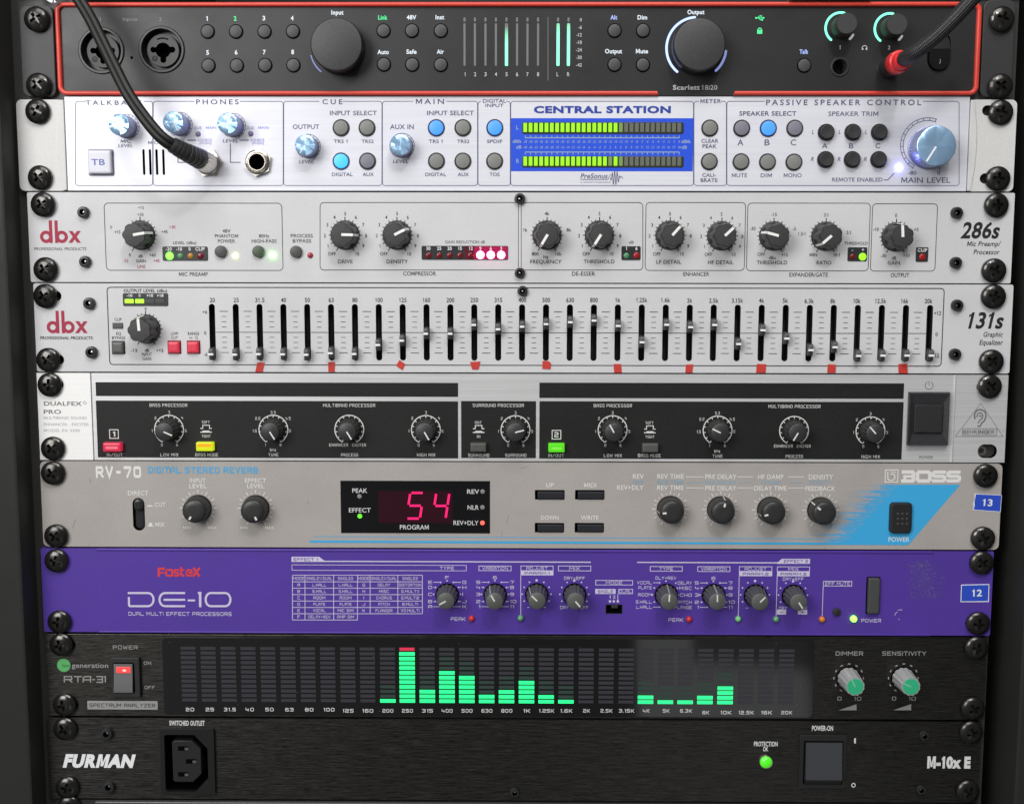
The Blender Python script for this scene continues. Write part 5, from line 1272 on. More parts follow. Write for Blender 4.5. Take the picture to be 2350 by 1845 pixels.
    wd = {'MODE': 70, 'SINGLE1/DUAL': 160, 'SINGLE2': 96, 'L.HALL': 86, 'S.HALL': 86, 'ROOM': 74, 'PLATE': 74, 'VOCAL': 78, 'MIC SIM': 98, 'DELAY+REV': 138, 'AMP SIM': 104, 'DELAY': 76, 'MISC': 60, 'CHORUS': 98, 'PITCH': 70, 'FLANGER': 106, 'DISTORTION': 140, 'G.MULTI1': 110, 'G.MULTI2': 112, 'B.MULTI': 98, 'VO.MULTI': 116}
    for j, r in enumerate(rows):
        for i, s_ in enumerate(r): T(f, s_, (cx_[i] + cx_[i + 1]) / 2, (ry[j] + ry[j + 1]) / 2, wd.get(s_), 18, wp, 'q')
    # legends round the selector knobs
    def legend(n_, x, y, left, right_, top, hh=20):
        fr(n_)
        T(f, top, x, y - 101, None if len(top) < 2 else 130, 20, wp, 'w'); dot(f, x, y - 82, 5, wp)
        for (s_, dx, dy, w_), far in zip(left, (1, 0, 2, 0, 1)):
            T(f, s_, x + dx, y + dy, w_, hh, wp, 'w', al='r')
            e = x - (40 if far == 1 else 72 if far == 0 else 84)
            if far == 2: dot(f, e, y + dy, 5, wp)
            else: Ln(f, [(x + dx + 8, y + dy), (e, y + dy)], 4, wp); dot(f, e, y + dy, 5, wp, n=10)
        for (s_, dx, dy, w_), far in zip(right_, (1, 0, 2, 0, 1)):
            T(f, s_, x + dx, y + dy, w_, hh, wp, 'w', al='l')
            e = x + (40 if far == 1 else 72 if far == 0 else 84)
            if far == 2: dot(f, e, y + dy, 5, wp)
            else: Ln(f, [(e, y + dy), (x + dx - 8, y + dy)], 4, wp); dot(f, e, y + dy, 5, wp, n=10)
    Y5 = (-72, -40, 3, 48, 80)
    legend('E2', 669, 332, [(s_, -93, d, None) for s_, d in zip('EDCBA', Y5)], [(s_, 96, d, None) for s_, d in zip('GHIJK', Y5)], 'F')
    nums = lambda: ([(s_, -92, d, None) for s_, d in zip('54321', Y5)], [(s_, 94, d, None) for s_, d in zip(('7', '8', '9', '10', '11'), Y5)])
    l_, r_ = nums(); legend('E2', 968, 332, l_, r_, '6'); legend('E3', 237, 336, l_, r_, '6')
    legend('E2', 2035, 335, [(s_, -88, d, w_) for s_, d, w_ in zip(('VOCAL', 'PLATE', 'ROOM', 'S.HALL', 'L.HALL'), Y5, (92, 84, 86, 100, 98))], [], 'DLY+REV')
    for s_, d, w_ in zip(('DELAY', 'MISC', 'CHO', 'PITCH', 'FLANGE'), Y5, (88, 78, 74, 84, 108)):
        fr('E3'); T(f, s_, 102, 337 + d, w_, 20, wp, 'w', al='r')
        e = 102 - w_ - 12; dot(f, e, 337 + d, 5, wp)
    def dots(n_, x, y, lo, hi, top=None):
        fr(n_); cx, cz = XZ(x, y)
        for a in range(-120, 121, 30): dot(f, x + 90 * sin(rad(a)), y - 86 * cos(rad(a)), 8 if a == 0 else 5, wp)
        if top: T(f, top, x + 1, y - 100, 130, 20, wp, 'w')
        for s_, sx_ in ((lo, -1), (hi, 1)): T(f, s_, x + sx_ * (51 if len(s_) == 1 else 62), y + 82, None if len(s_) == 1 else 52, 20, wp, 'w')
    dots('E2', 1228, 334, '-', '+'); dots('E2', 1463, 335, 'DRY', 'EFF', 'DRY+EFF'); dots('E3', 497, 338, '-', '+'); dots('E3', 734, 340, 'DRY', 'EFF', 'DRY+EFF')
    fr('E2'); T(f, 'PEAK', 738, 489, 92, 22, wp, 'w'); T(f, 'PEAK', 2097, 495, 92, 22, wp, 'w')
    fr('E3'); T(f, 'POWER', 1222, 499, 124, 22, wp, 'w')
    # old glue and scratches
    glue = mat('glue_residue', (.098, .070, .27), .75); glue2 = mat('glue_pale', (.17, .15, .29), .75); sc_ = mat('scratch', (.45, .42, .50), .5)
    for i in range(1100):
        y = rnd.uniform(130, 362); t = (y - 130) / 232; x = rnd.gauss(1535 + 35 * t, 62)
        if not (1442 + 14 * t < x < 1600 + 110 * math.sin(t * 2.6)): continue
        s0 = rnd.uniform(1.2, 4.2); a = rnd.random() * PI
        f.poly([XZ(x + s0 * cos(a + k) * rnd.uniform(.4, 1.3), y + s0 * sin(a + k) * rnd.uniform(.4, 1.3)) for k in (0, 1.3, 2.6, 3.9, 5.1)], lay(.045), glue if i % 14 else glue2)
    for P in ([(1368, 468), (1376, 452), (1386, 444)], [(1388, 434), (1412, 431), (1410, 438)], [(1392, 488), (1400, 493)]): Ln(f, P, 4, sc_)
    f.done()
    lg = Part('logo', u); fr('E1'); lw = 15
    def ls(P, w_=15): lg.path([XZ(*q) for q in P], w_ * kx(1117, 197), lay(), rd)
    ls([(1030, 176), (992, 176), (992, 226)]); ls([(992, 201), (1026, 201)], 11); ls([(1038, 188), (1042, 184), (1072, 184), (1076, 190), (1076, 214), (1072, 219), (1042, 219), (1038, 214), (1038, 186)], 13); ls([(1120, 184), (1092, 184), (1088, 190), (1090, 199), (1114, 203), (1117, 212), (1112, 219), (1084, 219)], 12)
    ls([(1132, 164), (1132, 213), (1138, 219), (1152, 219)], 13); ls([(1124, 184), (1152, 184)], 10); ls([(1200, 219), (1172, 219), (1166, 212), (1166, 190), (1172, 184), (1192, 184), (1198, 190), (1198, 202), (1168, 202)], 12); ls([(1208, 170), (1246, 224)], 15); ls([(1246, 170), (1206, 224)], 15); lg.done()
    kb = mat('slate_knob', (.085, .09, .085), .5, speck=.12); ks = mat('slate_knob_side', (.06, .062, .062), .5, speck=.12); kp = ink('bone_print', (.62, .64, .58))
    for n_, x, y, v in (('E2', 670, 337, (-40, 22)), ('E2', 969, 338, (-22, -38)), ('E2', 1229, 336, (-34, -34)), ('E2', 1464, 338, (30, 36)), ('E2', 2037, 340, (2, -46)), ('E3', 238, 341, (-1, -46)), ('E3', 499, 343, (34, -34)), ('E3', 736, 345, (26, 40))):
        fr(n_); cx, cz = XZ(x, y); R = 68 * kx(x, y); h = 12.2; p = Part('knob', u); a = dirv(v)
        p.lathe(cx, cz, [(R * 1.08, .1), (R * 1.08, .5), (R, .7)], K_void, 40); p.lathe(cx, cz, [(R, .6), (R * .95, 3), (R * .78, h - .8), (R * .75, h - .2)], ks, 98, 14, .09, (0, 3)); p.lathe(cx, cz, [(R * .76, h - .25), (R * .70, h), (0, h)], kb, 48); o = p.done((cx, 0, cz), 45)
        q = Part('pointer', o); bar(q, cx, cz, a, R * .0, R * .66, R * .13, h - .2, h + .07, kp); sidebar(q, cx, cz, a, [(R * .76, h - .4), (R * .95, 3), (R, .8)], R * .12, mat('bone_side', (.28, .29, .27), .5), .06); q.done()
    rdl, gn, gn2, om = mat('lens_red', (.55, .03, .03), .2), mat('lens_green', (.12, .34, .15), .2), mat('lens_green_bright', (.18, .52, .20), .2), mat('lens_orange', (.65, .20, .01), .2)
    for n_, x, y, mt in (('E2', 822, 485, rdl), ('E2', 1128, 482, gn), ('E3', 84, 490, rdl), ('E3', 391, 488, gn2), ('E3', 627, 489, gn), ('E3', 914, 490, om)): fr(n_); led(u, x, y, 19, mt, h=2.0)
    fr('E3'); led(u, 1111, 487, 20, glow('led_power_green', (.16, 1., .05), 5.5), 'lit green light', 2.2)
    pushbutton(u, 1004, 442, 24, 1.6, K_plastic)
    p = Part('power_button', u); p.prism(rbox(1189, 226, 1275, 456, 8), .0, .3, K_void); p.prism(rbox(1196, 230, 1268, 450, 9), .1, 2.4, mat('power_slate', (.055, .058, .056), .5), .6); p.done()
    fr('E2'); p = Part('mode_switch', u); bxl(p, 1660, 400, 1762, 455, 4, K_plastic, 0, .1); p.prism(rbox(1694, 404, 1734, 420), -1.4, .8, mat('switch_nub', (.03, .03, .03), .4), .2); p.done()
build_effects()
# ------------------------------------------------------------------ unit 8: spectrum analyzer
def build_analyzer():
    u = unit(7, 'spectrum_analyzer', 'black spectrum analyzer with bright green bars in a long glossy display', 'analyzer')
    ba = mat('black_brushed', (.056, .054, .049), .31, .9, grain=.75, brush=.8, bump=.25, bscale=(85, 5, 2000))
    lp = ink('silver_print', (.30, .30, .295)); dp = ink('soot_print', (.03, .03, .03))
    zt, zb = -7 * HU - .55, -8 * HU + .55
    fr('E1'); x0 = pt(294, 840).x
    fr('E3'); x1 = pt(1936, 850).x
    f = Part('faceplate', u); f.holed(rr(x0, zb, x1, zt, .9), [slot_hole('E1', 378, 652, 440), slot_hole('E1', 398, 1025, 458)], 0, ba, -3)
    f.prism([(x0 + 4, zt - .8), (x1 - 4, zt - .8), (x1 - 4, zt - .1), (x0 + 4, zt - .1)], -.5, .3, ba, .25)
    fr('E1')
    T(f, 'POWER', 783, 666, 156, 25, lp, 'q'); T(f, 'ON', 921, 764, 46, 20, lp, 'q'); T(f, 'OFF', 935, 916, 64, 20, lp, 'q')
    f.poly(circ(*XZ(398, 778), 42 * kx(398, 778), 36), .05, mat('logo_green', (.10, .42, .13), .5)); T(f, 'lm', 412, 779, 44, 22, ink('moss_print', (.05, .2, .07)), base=.12); T(f, 'generation', 562, 778, 228, 30, lp)
    bxf(f, 546, 1000, 984, 1053, lp); T(f, 'SPECTRUM ANALYZER', 764, 1027, 412, 23, dp, 'q', base=.16)
    # angular model lettering
    def st(P): Ln(f, P, 7, lp)
    st([(402, 884), (402, 848), (448, 848), (448, 866), (404, 866)]); st([(430, 866), (452, 884)]); st([(462, 848), (512, 848)]); st([(487, 848), (487, 884)]); st([(520, 884), (520, 856), (530, 848), (566, 848), (566, 884)]); st([(520, 868), (566, 868)]); st([(576, 867), (594, 867)], ) ; st([(602, 848), (640, 848), (640, 884), (602, 884)]); st([(608, 866), (640, 866)]); st([(648, 848), (658, 848), (658, 884)])
    fr('E3'); T(f, 'DIMMER', 1086, 704, 172, 26, lp, 'q'); T(f, 'SENSITIVITY', 1428, 704, 275, 26, lp, 'q')
    for dx in (0, 341):
        T(f, '0', 1024 + dx, 985, 26, 24, lp, 'q'); T(f, '10', 1137 + dx, 985, 46, 24, lp, 'q'); f.poly([XZ(1020 + dx, 1058), XZ(1130 + dx, 1058), XZ(1130 + dx, 1020)], lay(), lp)
        cx, cz = XZ(1081 + dx, 858); k = kx(1081 + dx, 858)
        for a in range(-150, 151, 30):
            t = rad(a); c = (cx + 92 * k * sin(t), cz + 92 * k * cos(t)); f.path([(c[0] - 8 * k * cos(t), c[1] + 8 * k * sin(t)), (c[0] + 8 * k * cos(t), c[1] - 8 * k * sin(t))], 7 * k, lay(), lp)
    f.done()
    # display
    a, b = S('E1', 1019, 612), S('E3', 862, 1094); fr('S'); ob = Part('display', u)
    gl = mat('display_glass', (.006, .006, .0065), .045, spec=.75); o = rbox(a[0], a[1], b[0], b[1], 11)
    ob.prism(o, -.2, .22, gl, .04)
    xs = []
    for n_, L_ in (('E1', (1179, 1303, 1428, 1552, 1675, 1799, 1923, 2047)), ('E2', (50, 173, 298, 420, 545, 668, 792, 916, 1040, 1165, 1288, 1412, 1537, 1662, 1787, 1910, 2034, 2158)), ('E3', (187, 313, 439, 566, 692))):
        fr(n_); xs += [(n_, x, pt(x, 850, .3).x) for x in L_]
    names = '20 25 31.5 40 50 63 80 100 125 160 200 250 315 400 500 630 800 1K 1.25K 1.6K 2K 2.5K 3.15K 4K 5K 6.3K 8K 10K 12.5K 16K 20K'.split()
    lw_ = ink('display_label', (.62, .63, .62))
    for (n_, x, X), s_ in zip(xs, names):
        fr(n_); y = {'E1': 1052, 'E2': 1060, 'E3': 1071}[n_] + (1 if n_ == 'E1' and x > 1700 else 0)
        T(ob, s_, x + (8 if n_ == 'E1' else 2), y, {2: 52 if s_[-1] != 'K' else 42, 3: 68, 4: 74, 5: 95}[len(s_)], 22, lw_, 'Q', base=.36)
    dust = mat('dust_speck', (.35, .35, .33), .8); r_ = random.Random(3)
    for i in range(70):
        x = r_.uniform(o[0][0] + 2, -o[0][0]); z = r_.uniform(zb + 2, zt - 2); s0 = r_.uniform(.05, .16)
        ob.poly([(x + s0 * cos(k), z + s0 * sin(k) * r_.uniform(.5, 1)) for k in (0, 1.2, 2.5, 3.8, 5.1)], .34 + i * .0004, dust)
    D = ob.done()
    off = mat('segment_off', (.042, .041, .050), .4, spec=.2); on = glow('segment_green', (.03, 1., .27), 1.4); rd = mat('segment_red', (.45, .03, .06), .4, emit=(.9, .03, .09), es=.35); faint = mat('segment_faint', (.03, .045, .04), .4, emit=(.03, .4, .2), es=.02)
    lit = {'200': 1, '250': 11, '315': 3, '400': 7, '500': 6, '630': 2, '800': 3, '1K': 5, '1.25K': 2, '1.6K': 1, '4K': 2, '5K': 1, '6.3K': 1, '8K': 2, '10K': 4}
    fr('S')
    zrow = [pt(1150, 1240 + y / 2.72, .3).z for y in [1003 - 29.35 * i for i in range(12)]]
    for (n_, x, X), s_ in zip(xs, names):
        p = Part('led_column', D, 'column partly lit green' if s_ in lit else None); k = lit.get(s_, 0)
        for i, z in enumerate(zrow):
            mt = on if i < k else (rd if s_ == '250' and i == 11 else faint if 0 < k and i < k + 3 else off)
            hw, hh = (3.95, .92) if i < k else (3.85, .80)
            p.prism([(X - hw, z - hh), (X + hw, z - hh), (X + hw, z + hh), (X - hw, z + hh)], .25, .36, mt)
        p.done()
    # mains rocker
    fr('E1'); s_ = Part('power_switch', u); bz = mat('switch_bezel', (.018, .018, .018), .5)
    s_.prism(rbox(703, 724, 880, 970, 4), 0, 2.2, bz, .35); s_.prism(rbox(716, 752, 850, 942, 14), 2.15, 2.26, K_void); so = s_.done()
    r_ = Part('rocker', so); b = box2(722, 760, 838, 934); gm = mat('rocker_grey', (.13, .13, .135), .35)
    zs = [b[1], b[1] + 1.5, b[1] + (b[3] - b[1]) * .5, b[1] + (b[3] - b[1]) * .8, b[3]]; ds = [3.5, 3.7, 2.8, 2.5, 2.4]
    vs = []
    for z, d in zip(zs, ds): vs += [(b[0], d, z), (b[2], d, z)]
    for z, d in zip(zs, ds): vs += [(b[0], 2.1, z), (b[2], 2.1, z)]
    n = len(zs); fs = [(2 * i, 2 * i + 1, 2 * i + 3, 2 * i + 2) for i in range(n - 1)] + [(2 * i, 2 * i + 2, 2 * n + 2 * i + 2, 2 * n + 2 * i) for i in range(n - 1)] + [(2 * i + 1, 2 * n + 2 * i + 1, 2 * n + 2 * i + 3, 2 * i + 3) for i in range(n - 1)] + [(0, 2 * n, 2 * n + 1, 1)]
    r_.add(vs, fs, gm); r_.done(ang=20)
    l_ = Part('lamp_lens', so, 'lit red lens'); c = box2(736, 778, 826, 815); l_.prism(rr(*c, .3, 3), 2.4, 2.95, mat('lens_lit_red', (.6, .05, .05), .25, emit=(1., .06, .06), es=.75), .2); cx, cz = XZ(788, 798)
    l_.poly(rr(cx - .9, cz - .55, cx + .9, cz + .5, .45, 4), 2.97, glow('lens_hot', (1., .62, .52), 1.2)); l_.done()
    # two tall knobs with green caps
    lg = mat('knob_pale_grey', (.33, .33, .34), .45, speck=.05); gc = mat('cap_green', (.03, .42, .20), .42); ln = mat('cap_line', (.30, .60, .45), .5)
    fr('E3')
    for x, y, v in ((1080, 858, (-22, -42)), (1421, 858, (-46, -20))):
        cx, cz = XZ(x, y); R = 70 * kx(x, y); h = 12.5; p = Part('knob', u); a = dirv(v)
        p.lathe(cx, cz, [(R * 1.08, .05), (R * 1.08, .4), (R, .5)], K_void, 40); p.lathe(cx, cz, [(R, .5), (R * .95, 2), (R * .85, h - .5), (R * .82, h)], lg, 90, 12, .06, (0, 3)); p.lathe(cx, cz, [(R * .82, h - .02), (R * .72, h + .02)], lg, 60, 12, .06, (0, 0)); o = p.done((cx, 0, cz), 45)
        c = Part('knob_cap', o, 'green cap'); c.lathe(cx, cz, [(R * .72, h - .05), (R * .71, h + .15), (0, h + .2)], gc, 40); c.done()
        q = Part('pointer', o); bar(q, cx, cz, a, 0, R * .70, R * .07, h + .1, h + .24, ln); sidebar(q, cx, cz, a, [(R * .83, h - .3), (R * .95, 2), (R, .6)], R * .07, mat('flank_line', (.55, .55, .56), .5), .08); q.done()
build_analyzer()
# ------------------------------------------------------------------ unit 9: power conditioner
def build_power():
    u = unit(8, 'power_conditioner', 'black brushed power unit with a mains outlet and a square grey rocker switch', 'power conditioner')
    ba = mat('black_brushed_heavy', (.054, .052, .048), .31, .9, grain=.75, brush=.98, bump=.32, bscale=(70, 5, 1900))
    wp = ink('bright_print', (.68, .68, .68))
    zt, zb = -8 * HU - .6, -9 * HU + .5
    fr('E1'); x0 = pt(301, 1370).x
    fr('E3'); x1 = pt(1900, 1390).x
    H = []
    fr('E1'); B_ = box2(1036, 1203, 1304, 1556); cut = (B_[2] - B_[0]) * .30
    octo = [(B_[0] + 1, B_[1]), (B_[2] - cut, B_[1]), (B_[2], B_[1] + cut * 1.1), (B_[2], B_[3] - cut * 1.1), (B_[2] - cut, B_[3]), (B_[0] + 1, B_[3]), (B_[0], B_[3] - 1), (B_[0], B_[1] + 1)]
    H.append((octo, 9, K_void))
    f = Part('faceplate', u); f.holed(rr(x0, zb, x1, zt, 2.0), H, 0, ba, -3)
    T(f, 'SWITCHED OUTLET', 1168, 1138, 220, 29, wp, 'b')
    fr('E3')
    for s_, x, y, w_, h_ in (('PROTECTION', 564, 1268, 148, 28), ('OK', 563, 1300, 32, 26), ('POWER-ON', 918, 1170, 132, 30), ('O', 1111, 1525, 27, 27)): T(f, s_, x, y, w_, h_, wp, 'b')
    bxf(f, 1115, 1232, 1126, 1264, wp, 0, .06)
    f.done()
    p = Part('model_lettering', u); T(p, 'M-10x E', 1707, 1383, 270, 64, wp, 'h'); p.done()
    lg = Part('logo', u); fr('E1'); T(lg, 'FURMAN', 620, 1374, 456, 72, ink('logo_white', (.80, .80, .82)), 'h', sh=.27); lg.done()
    # outlet
    b_ = Part('outlet', u); pl = mat('outlet_black', (.010, .010, .010), .35)
    b_.holed(rbox(1008, 1170, 1344, 1572, 5), [(octo, -2.2, pl)], 2.0, pl, 0)
    C_ = box2(1080, 1244, 1258, 1502); cc = (C_[2] - C_[0]) * .30
    I = [(C_[0] + 1, C_[1]), (C_[2] - cc, C_[1]), (C_[2], C_[1] + cc), (C_[2], C_[3] - cc), (C_[2] - cc, C_[3]), (C_[0] + 1, C_[3]), (C_[0], C_[3] - 1), (C_[0], C_[1] + 1)]
    b_.prism(I, -9, 1.0, mat('outlet_core', (.018, .018, .018), .28), .4)
    bw = mat('edge_sheen', (.05, .05, .05), .3)
    for x, y in ((1148, 1292), (1197, 1372), (1148, 1453)):
        b_.prism(cbox(x, y, 66, 28, 2, 2), .9, 1.03, K_void); b_.prism(cbox(x + 20, y + 3, 22, 16), 1.0, 1.06, mat('contact', (.32, .31, .28), .35, .9))
    b_.done(ang=25)
    fr('E1'); hexscrew(u, 672, 1199, 37); hexscrew(u, 684, 1531, 37)
    fr('E2'); hexscrew(u, 1091, 1567, 30)
    fr('E3'); hexscrew(u, 1550, 1214, 30); hexscrew(u, 1530, 1551, 29)
    cx, cz = XZ(563, 1377); k = kx(563, 1377); p = Part('led', u, 'lit green light in a chrome ring'); p.lathe(cx, cz, [(45 * k, .05), (45 * k, .9), (42 * k, 1.3), (38 * k, 1.2), (37 * k, .5)], K_steel, 32); p.lathe(cx, cz, [(37 * k, .3), (36 * k, 1.4), (28 * k, 2.2), (14 * k, 2.7), (0, 2.8)], mat('lens_lit_green', (.05, .5, .03), .12, emit=(.10, .85, .01), es=.62, coat=.6), 28)
    p.done((cx, 0, cz))
    s_ = Part('power_switch', u); s_.prism(rbox(772, 1210, 1064, 1545, 4), 0, .9, mat('switch_bezel_black', (.014, .014, .014), .45), .3); s_.prism(rbox(796, 1246, 1042, 1516, 3), .85, .98, K_void); so = s_.done()
    r_ = Part('rocker', so); b = box2(806, 1255, 1034, 1512); zm = box2(806, 1255, 1034, 1480)[1]; gm = mat('rocker_slate', (.045, .047, .053), .36, speck=.08); gd = mat('rocker_slate_dark', (.02, .02, .021), .4)
    def strip(zs, ds, m_):
        vs = []
        for z, d in zip(zs, ds): vs += [(b[0] + .15, d, z), (b[2] - .15, d, z)]
        n = len(zs)
        for z, d in zip(zs, ds): vs += [(b[0], .9, z), (b[2], .9, z)]
        r_.add(vs, [(2 * i, 2 * i + 1, 2 * i + 3, 2 * i + 2) for i in range(n - 1)] + [(2 * i, 2 * i + 2, 2 * n + 2 * i + 2, 2 * n + 2 * i) for i in range(n - 1)] + [(2 * i + 1, 2 * n + 2 * i + 1, 2 * n + 2 * i + 3, 2 * i + 3) for i in range(n - 1)] + [(2 * n - 2, 2 * n - 1, 4 * n - 1, 4 * n - 2), (0, 2 * n, 2 * n + 1, 1)], m_)
    strip([zm, zm + .5, zm + (b[3] - zm) * .5, b[3] - .4, b[3]], [3.4, 3.6, 2.7, 2.1, 2.0], gm); strip([b[1], zm], [1.2, 3.3], gd); r_.done(ang=25)
build_power()
# ------------------------------------------------------------------ rack screws
WHAT = ['the red-framed black audio interface', 'the silver monitor controller', 'the pale grey preamp with knobs', 'the pale grey slider equalizer', 'the aluminium sound enhancer', 'the warm grey reverb unit', 'the purple effects processor', 'the black spectrum analyzer', 'the black power conditioner']
SCR = [(('A1', 228, 122), ('A1', 240, 535), ('A3', 2038, 120), ('A3', 2028, 540)), (('A1', 235, 697), ('A1', 250, 1110), ('A3', 2030, 703), ('A3', 2012, 1117)), (('B1', 268, 135), ('B1', 285, 540), ('B3', 2004, 140), ('B3', 1988, 547)), (('B1', 283, 706), ('B1', 302, 1104), ('B3', 1986, 710), ('B3', 1973, 1115)), (('C1', 310, 117), ('C1', 330, 514), ('C3', 1962, 128), None), (('C1', 330, 668), ('C1', 350, 1060), ('C3', 1937, 685), ('C3', 1920, 1075)), (('E1', 351, 126), ('E1', 370, 508), ('E3', 1912, 140), ('E3', 1890, 518)), (('E1', 382, 650), ('E1', 402, 1025), ('E3', 1880, 672), ('E3', 1858, 1050)), (('E1', 405, 1175), ('E1', 420, 1542), ('E3', 1847, 1197), ('E3', 1826, 1566))]
for w_, L_ in zip(WHAT, SCR):
    for pos, q in zip(('upper left', 'lower left', 'upper right', 'lower right'), L_):
        if q: rack_screw(*q, 'black cross-head screw at the %s corner of %s' % (pos, w_))
rack_screw('E1', 430, 1660, 'black cross-head screw cut by the bottom edge, left side, below the power conditioner')
# ------------------------------------------------------------------ red tape scraps under the equalizer sliders
def build_tape():
    red = mat('red_tape', (.52, .035, .025), .6, speck=.08, bump=.05)
    L_ = [('B1', ((1606, 1121), (1652, 1121), (1640, 1180), (1594, 1178)), '31.5'), ('B1', ((2049, 1118), (2091, 1117), (2089, 1179), (2050, 1178)), '63'), ('B2', ((371, 1105), (408, 1130), (391, 1168), (351, 1140)), '125'), ('B2', ((812, 1117), (877, 1114), (866, 1164), (826, 1163)), '250'), ('B2', ((1265, 1111), (1303, 1111), (1319, 1128), (1314, 1163), (1263, 1159)), '500'), ('B2', ((1708, 1130), (1755, 1130), (1760, 1184), (1712, 1184)), '1k'), ('B3', ((66, 1133), (110, 1132), (106, 1184), (61, 1183)), '2k'), ('B3', ((508, 1129), (566, 1131), (562, 1185), (503, 1184)), '4k'), ('B3', ((951, 1131), (1001, 1134), (999, 1185), (947, 1184)), '8k'), ('B3', ((1391, 1130), (1447, 1128), (1449, 1188), (1392, 1187)), '16k')]
    for n_, P, s_ in L_:
        fr(n_); p = Part('tape_scrap'); p.prism([XZ(*q) for q in P], .02, .32, red); o = p.done()
        tag(o, 'small scrap of red tape stuck under the %s slider' % s_, 'tape', 'red tape scraps under the equalizer sliders')
build_tape()
def build_stickers():
    bl = mat('sticker_blue', (.022, .07, .50), .45, speck=.05); wh = mat('sticker_white', (.72, .74, .78), .5)
    fr('C3'); p = Part('number_sticker'); p.prism([XZ(1868, 795), XZ(2037, 805), XZ(2029, 911), XZ(1853, 898), XZ(1862, 880), XZ(1858, 858), XZ(1868, 830)], .03, .15, wh); p.poly([XZ(1875, 799), XZ(2034, 807), XZ(2026, 907), XZ(1860, 895), XZ(1868, 870), XZ(1866, 850)], .17, bl)
    T(p, '13', 1948, 851, 62, 40, wh, 'b', base=.19, rot=-3); o = p.done(); tag(o, 'blue sticker reading 13 with a torn left edge on the warm grey reverb unit', 'sticker', 'blue number stickers')
    fr('E3'); p = Part('number_sticker'); p.prism([XZ(1783, 275), XZ(1959, 271), XZ(1956, 383), XZ(1779, 384)], .03, .15, wh); p.poly([XZ(1787, 280), XZ(1954, 276), XZ(1951, 377), XZ(1784, 379)], .17, bl)
    T(p, '12', 1882, 326, 62, 40, wh, 'b', base=.19, rot=1); o = p.done(); tag(o, 'blue sticker reading 12 with a white border on the purple effects processor', 'sticker', 'blue number stickers')
build_stickers()
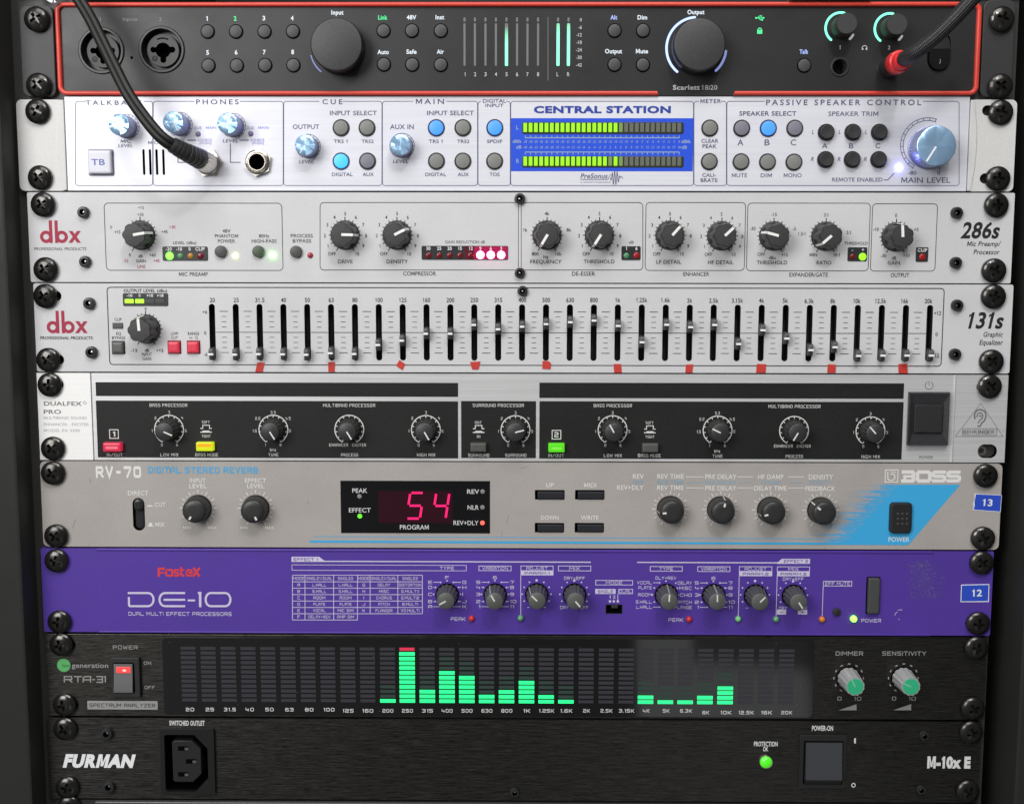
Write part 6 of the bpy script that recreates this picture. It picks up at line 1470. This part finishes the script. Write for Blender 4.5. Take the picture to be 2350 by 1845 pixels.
# ------------------------------------------------------------------ cables
def P3(n_, x, y, d): fr(n_); q = pt(x, y, d); return (q.x, q.y, q.z)
def build_cables():
    rub = mat('cable_grey_black', (.012, .012, .011), .40, speck=.15, smudge=.2, spec=.28); cx, cz = None, None
    fr('A1'); jx, jz = XZ(1305, 1020); k = kx(1305, 1020)
    t = thing('headphone_cable', 'flat black twin cable hanging down the left side into a metal headphone socket', 'cable', (jx, 3, jz))
    pl = Part('plug', t); pl.lathe(jx, jz, [(44 * k, -8), (44 * k, 3.5), (54 * k, 3.6), (54 * k, 4.6)], K_steel, 40)
    ax = [Vector((jx, -4.0, jz)), Vector(P3('A1', 1287, 1012, 9)), Vector(P3('A1', 1236, 988, 17))]
    def pr_(u, th):
        r = 60 * k if u < .12 else 63 * k if u < .2 else (61 * k + .12 * (int(th * 26 / PI) % 2)) if u < .95 else 58 * k
        return r, r
    pl.tube(ax, None, K_steel, 104, 14, prof=pr_); pl.done(ang=40)
    R0 = 62 * k
    rel = [Vector(P3('A1', 1248, 994, 15)), Vector(P3('A1', 1212, 977, 20)), Vector(P3('A1', 1165, 954, 25)), Vector(P3('A1', 1120, 931, 28)), Vector(P3('A1', 1072, 903, 30))]
    def rf(u, th):
        r = R0 * (1.02 - .26 * u); w_ = (u * 9.0) % 1
        return r * (1 - .085 * (1 if (w_ > .72 and .08 < u < .95) else 0)) * (.97 if u > .985 else 1)
    s_ = Part('strain_relief', t); s_.tube(rel, lambda u, th: (rf(u, th), rf(u, th)), K_rubber if False else mat('relief_black', (.024, .024, .025), .48, speck=.1), 36, 30); s_.done(ang=40)
    path = [P3('A1', 1085, 912, 29.6), P3('A1', 1040, 885, 31), P3('A1', 985, 838, 31.5), P3('A1', 900, 735, 31), P3('A1', 800, 590, 29), P3('A1', 715, 425, 27), P3('A1', 635, 260, 25), P3('A1', 560, 110, 24), P3('A1', 480, -20, 23), P3('A1', 400, -130, 22), P3('A1', 330, -260, 20)]
    def prof(u, th):
        # two round leads side by side with a groove between them
        c = abs(cos(th)); f = 1 - .42 * max(0, 1 - c / .34) 
        return (3.05 - .2 * u) * 1.0, 2.0 * f
    c_ = Part('lead', t)
    def pf(u, th): a, b = prof(u, th); return a, b
    c_.tube([Vector(q) for q in path], None, rub, 40, 10, prof=pf); c_.done(ang=60)
    # braided cable with the red-ringed plug
    fr('A3'); jx, jz = XZ(1318, 430); k = kx(1318, 430)
    t = thing('braided_cable', 'braided black cable with a red-ringed plug at the top right headphone socket', 'cable', (jx, 3, jz))
    pl = Part('plug', t); pl.lathe(jx, jz, [(43 * k, -8), (43 * k, .8), (58 * k, 1), (62 * k, 2), (66 * k, 15)], mat('plug_black', (.016, .016, .018), .4), 40); pl.done()
    rg = Part('plug_ring', t, 'red ring'); rg.lathe(jx, jz, [(66 * k, 14.6), (69 * k, 15), (69 * k, 19.5), (64 * k, 21), (55 * k, 21.4), (54 * k, 23.5), (48 * k, 24.5), (36 * k, 24.6), (34 * k, 22)], mat('ring_red', (.70, .022, .028), .35), 48); rg.done()
    pa = [Vector((jx, -17, jz)), Vector((jx + .5, -26, jz + .4)), Vector(P3('A3', 1480, 340, 36)), Vector(P3('A3', 1560, 285, 41)), Vector(P3('A3', 1640, 218, 44)), Vector(P3('A3', 1720, 140, 46)), Vector(P3('A3', 1800, 55, 47)), Vector(P3('A3', 1885, -40, 48)), Vector(P3('A3', 1970, -150, 49))]
    br = mat('braid_black', (.020, .020, .021), .42, speck=.3)
    def bf(u, th):
        r = 3.15 + .26 * sin(9 * th + u * 230) * sin(9 * th - u * 230) - .35 * max(0, 1 - abs(sin(th - .5)) / .16); return r, r
    b_ = Part('lead', t); b_.tube(pa, None, br, 72, 40, prof=bf); b_.done(ang=70)
    # cut end of a clear cable tie behind the flat cable
    fr('A1'); tie = Part('cable_tie'); cl = mat('clear_nylon', (.74, .76, .78), .25, speck=.1)
    tie.prism([XZ(330, 24, 1), XZ(322, 2, 1), XZ(336, -22, 1), XZ(372, -30, 1), XZ(384, -4, 1), XZ(352, 14, 1)], 3, 5.2, cl, .4); tie.prism([XZ(350, 34, 1), XZ(344, 10, 1), XZ(356, 6, 1), XZ(374, 28, 1)], 3.2, 4.6, cl, .3); tie.prism([XZ(222, 4, 1), XZ(212, -26, 1), XZ(262, -30, 1), XZ(262, -2, 1)], 2.6, 4.4, cl, .3)
    tie.tube([Vector(P3('A1', 295, -22, 4)), Vector(P3('A1', 302, 0, 4.6)), Vector(P3('A1', 330, 14, 5))], None, cl, 8, 5, prof=lambda u, th: (.8, .35))
    o = tie.done(); tag(o, 'crumpled clear plastic cable tie at the top beside the flat black cable', 'cable tie')
build_cables()
bpy.data.objects.remove(_fo)
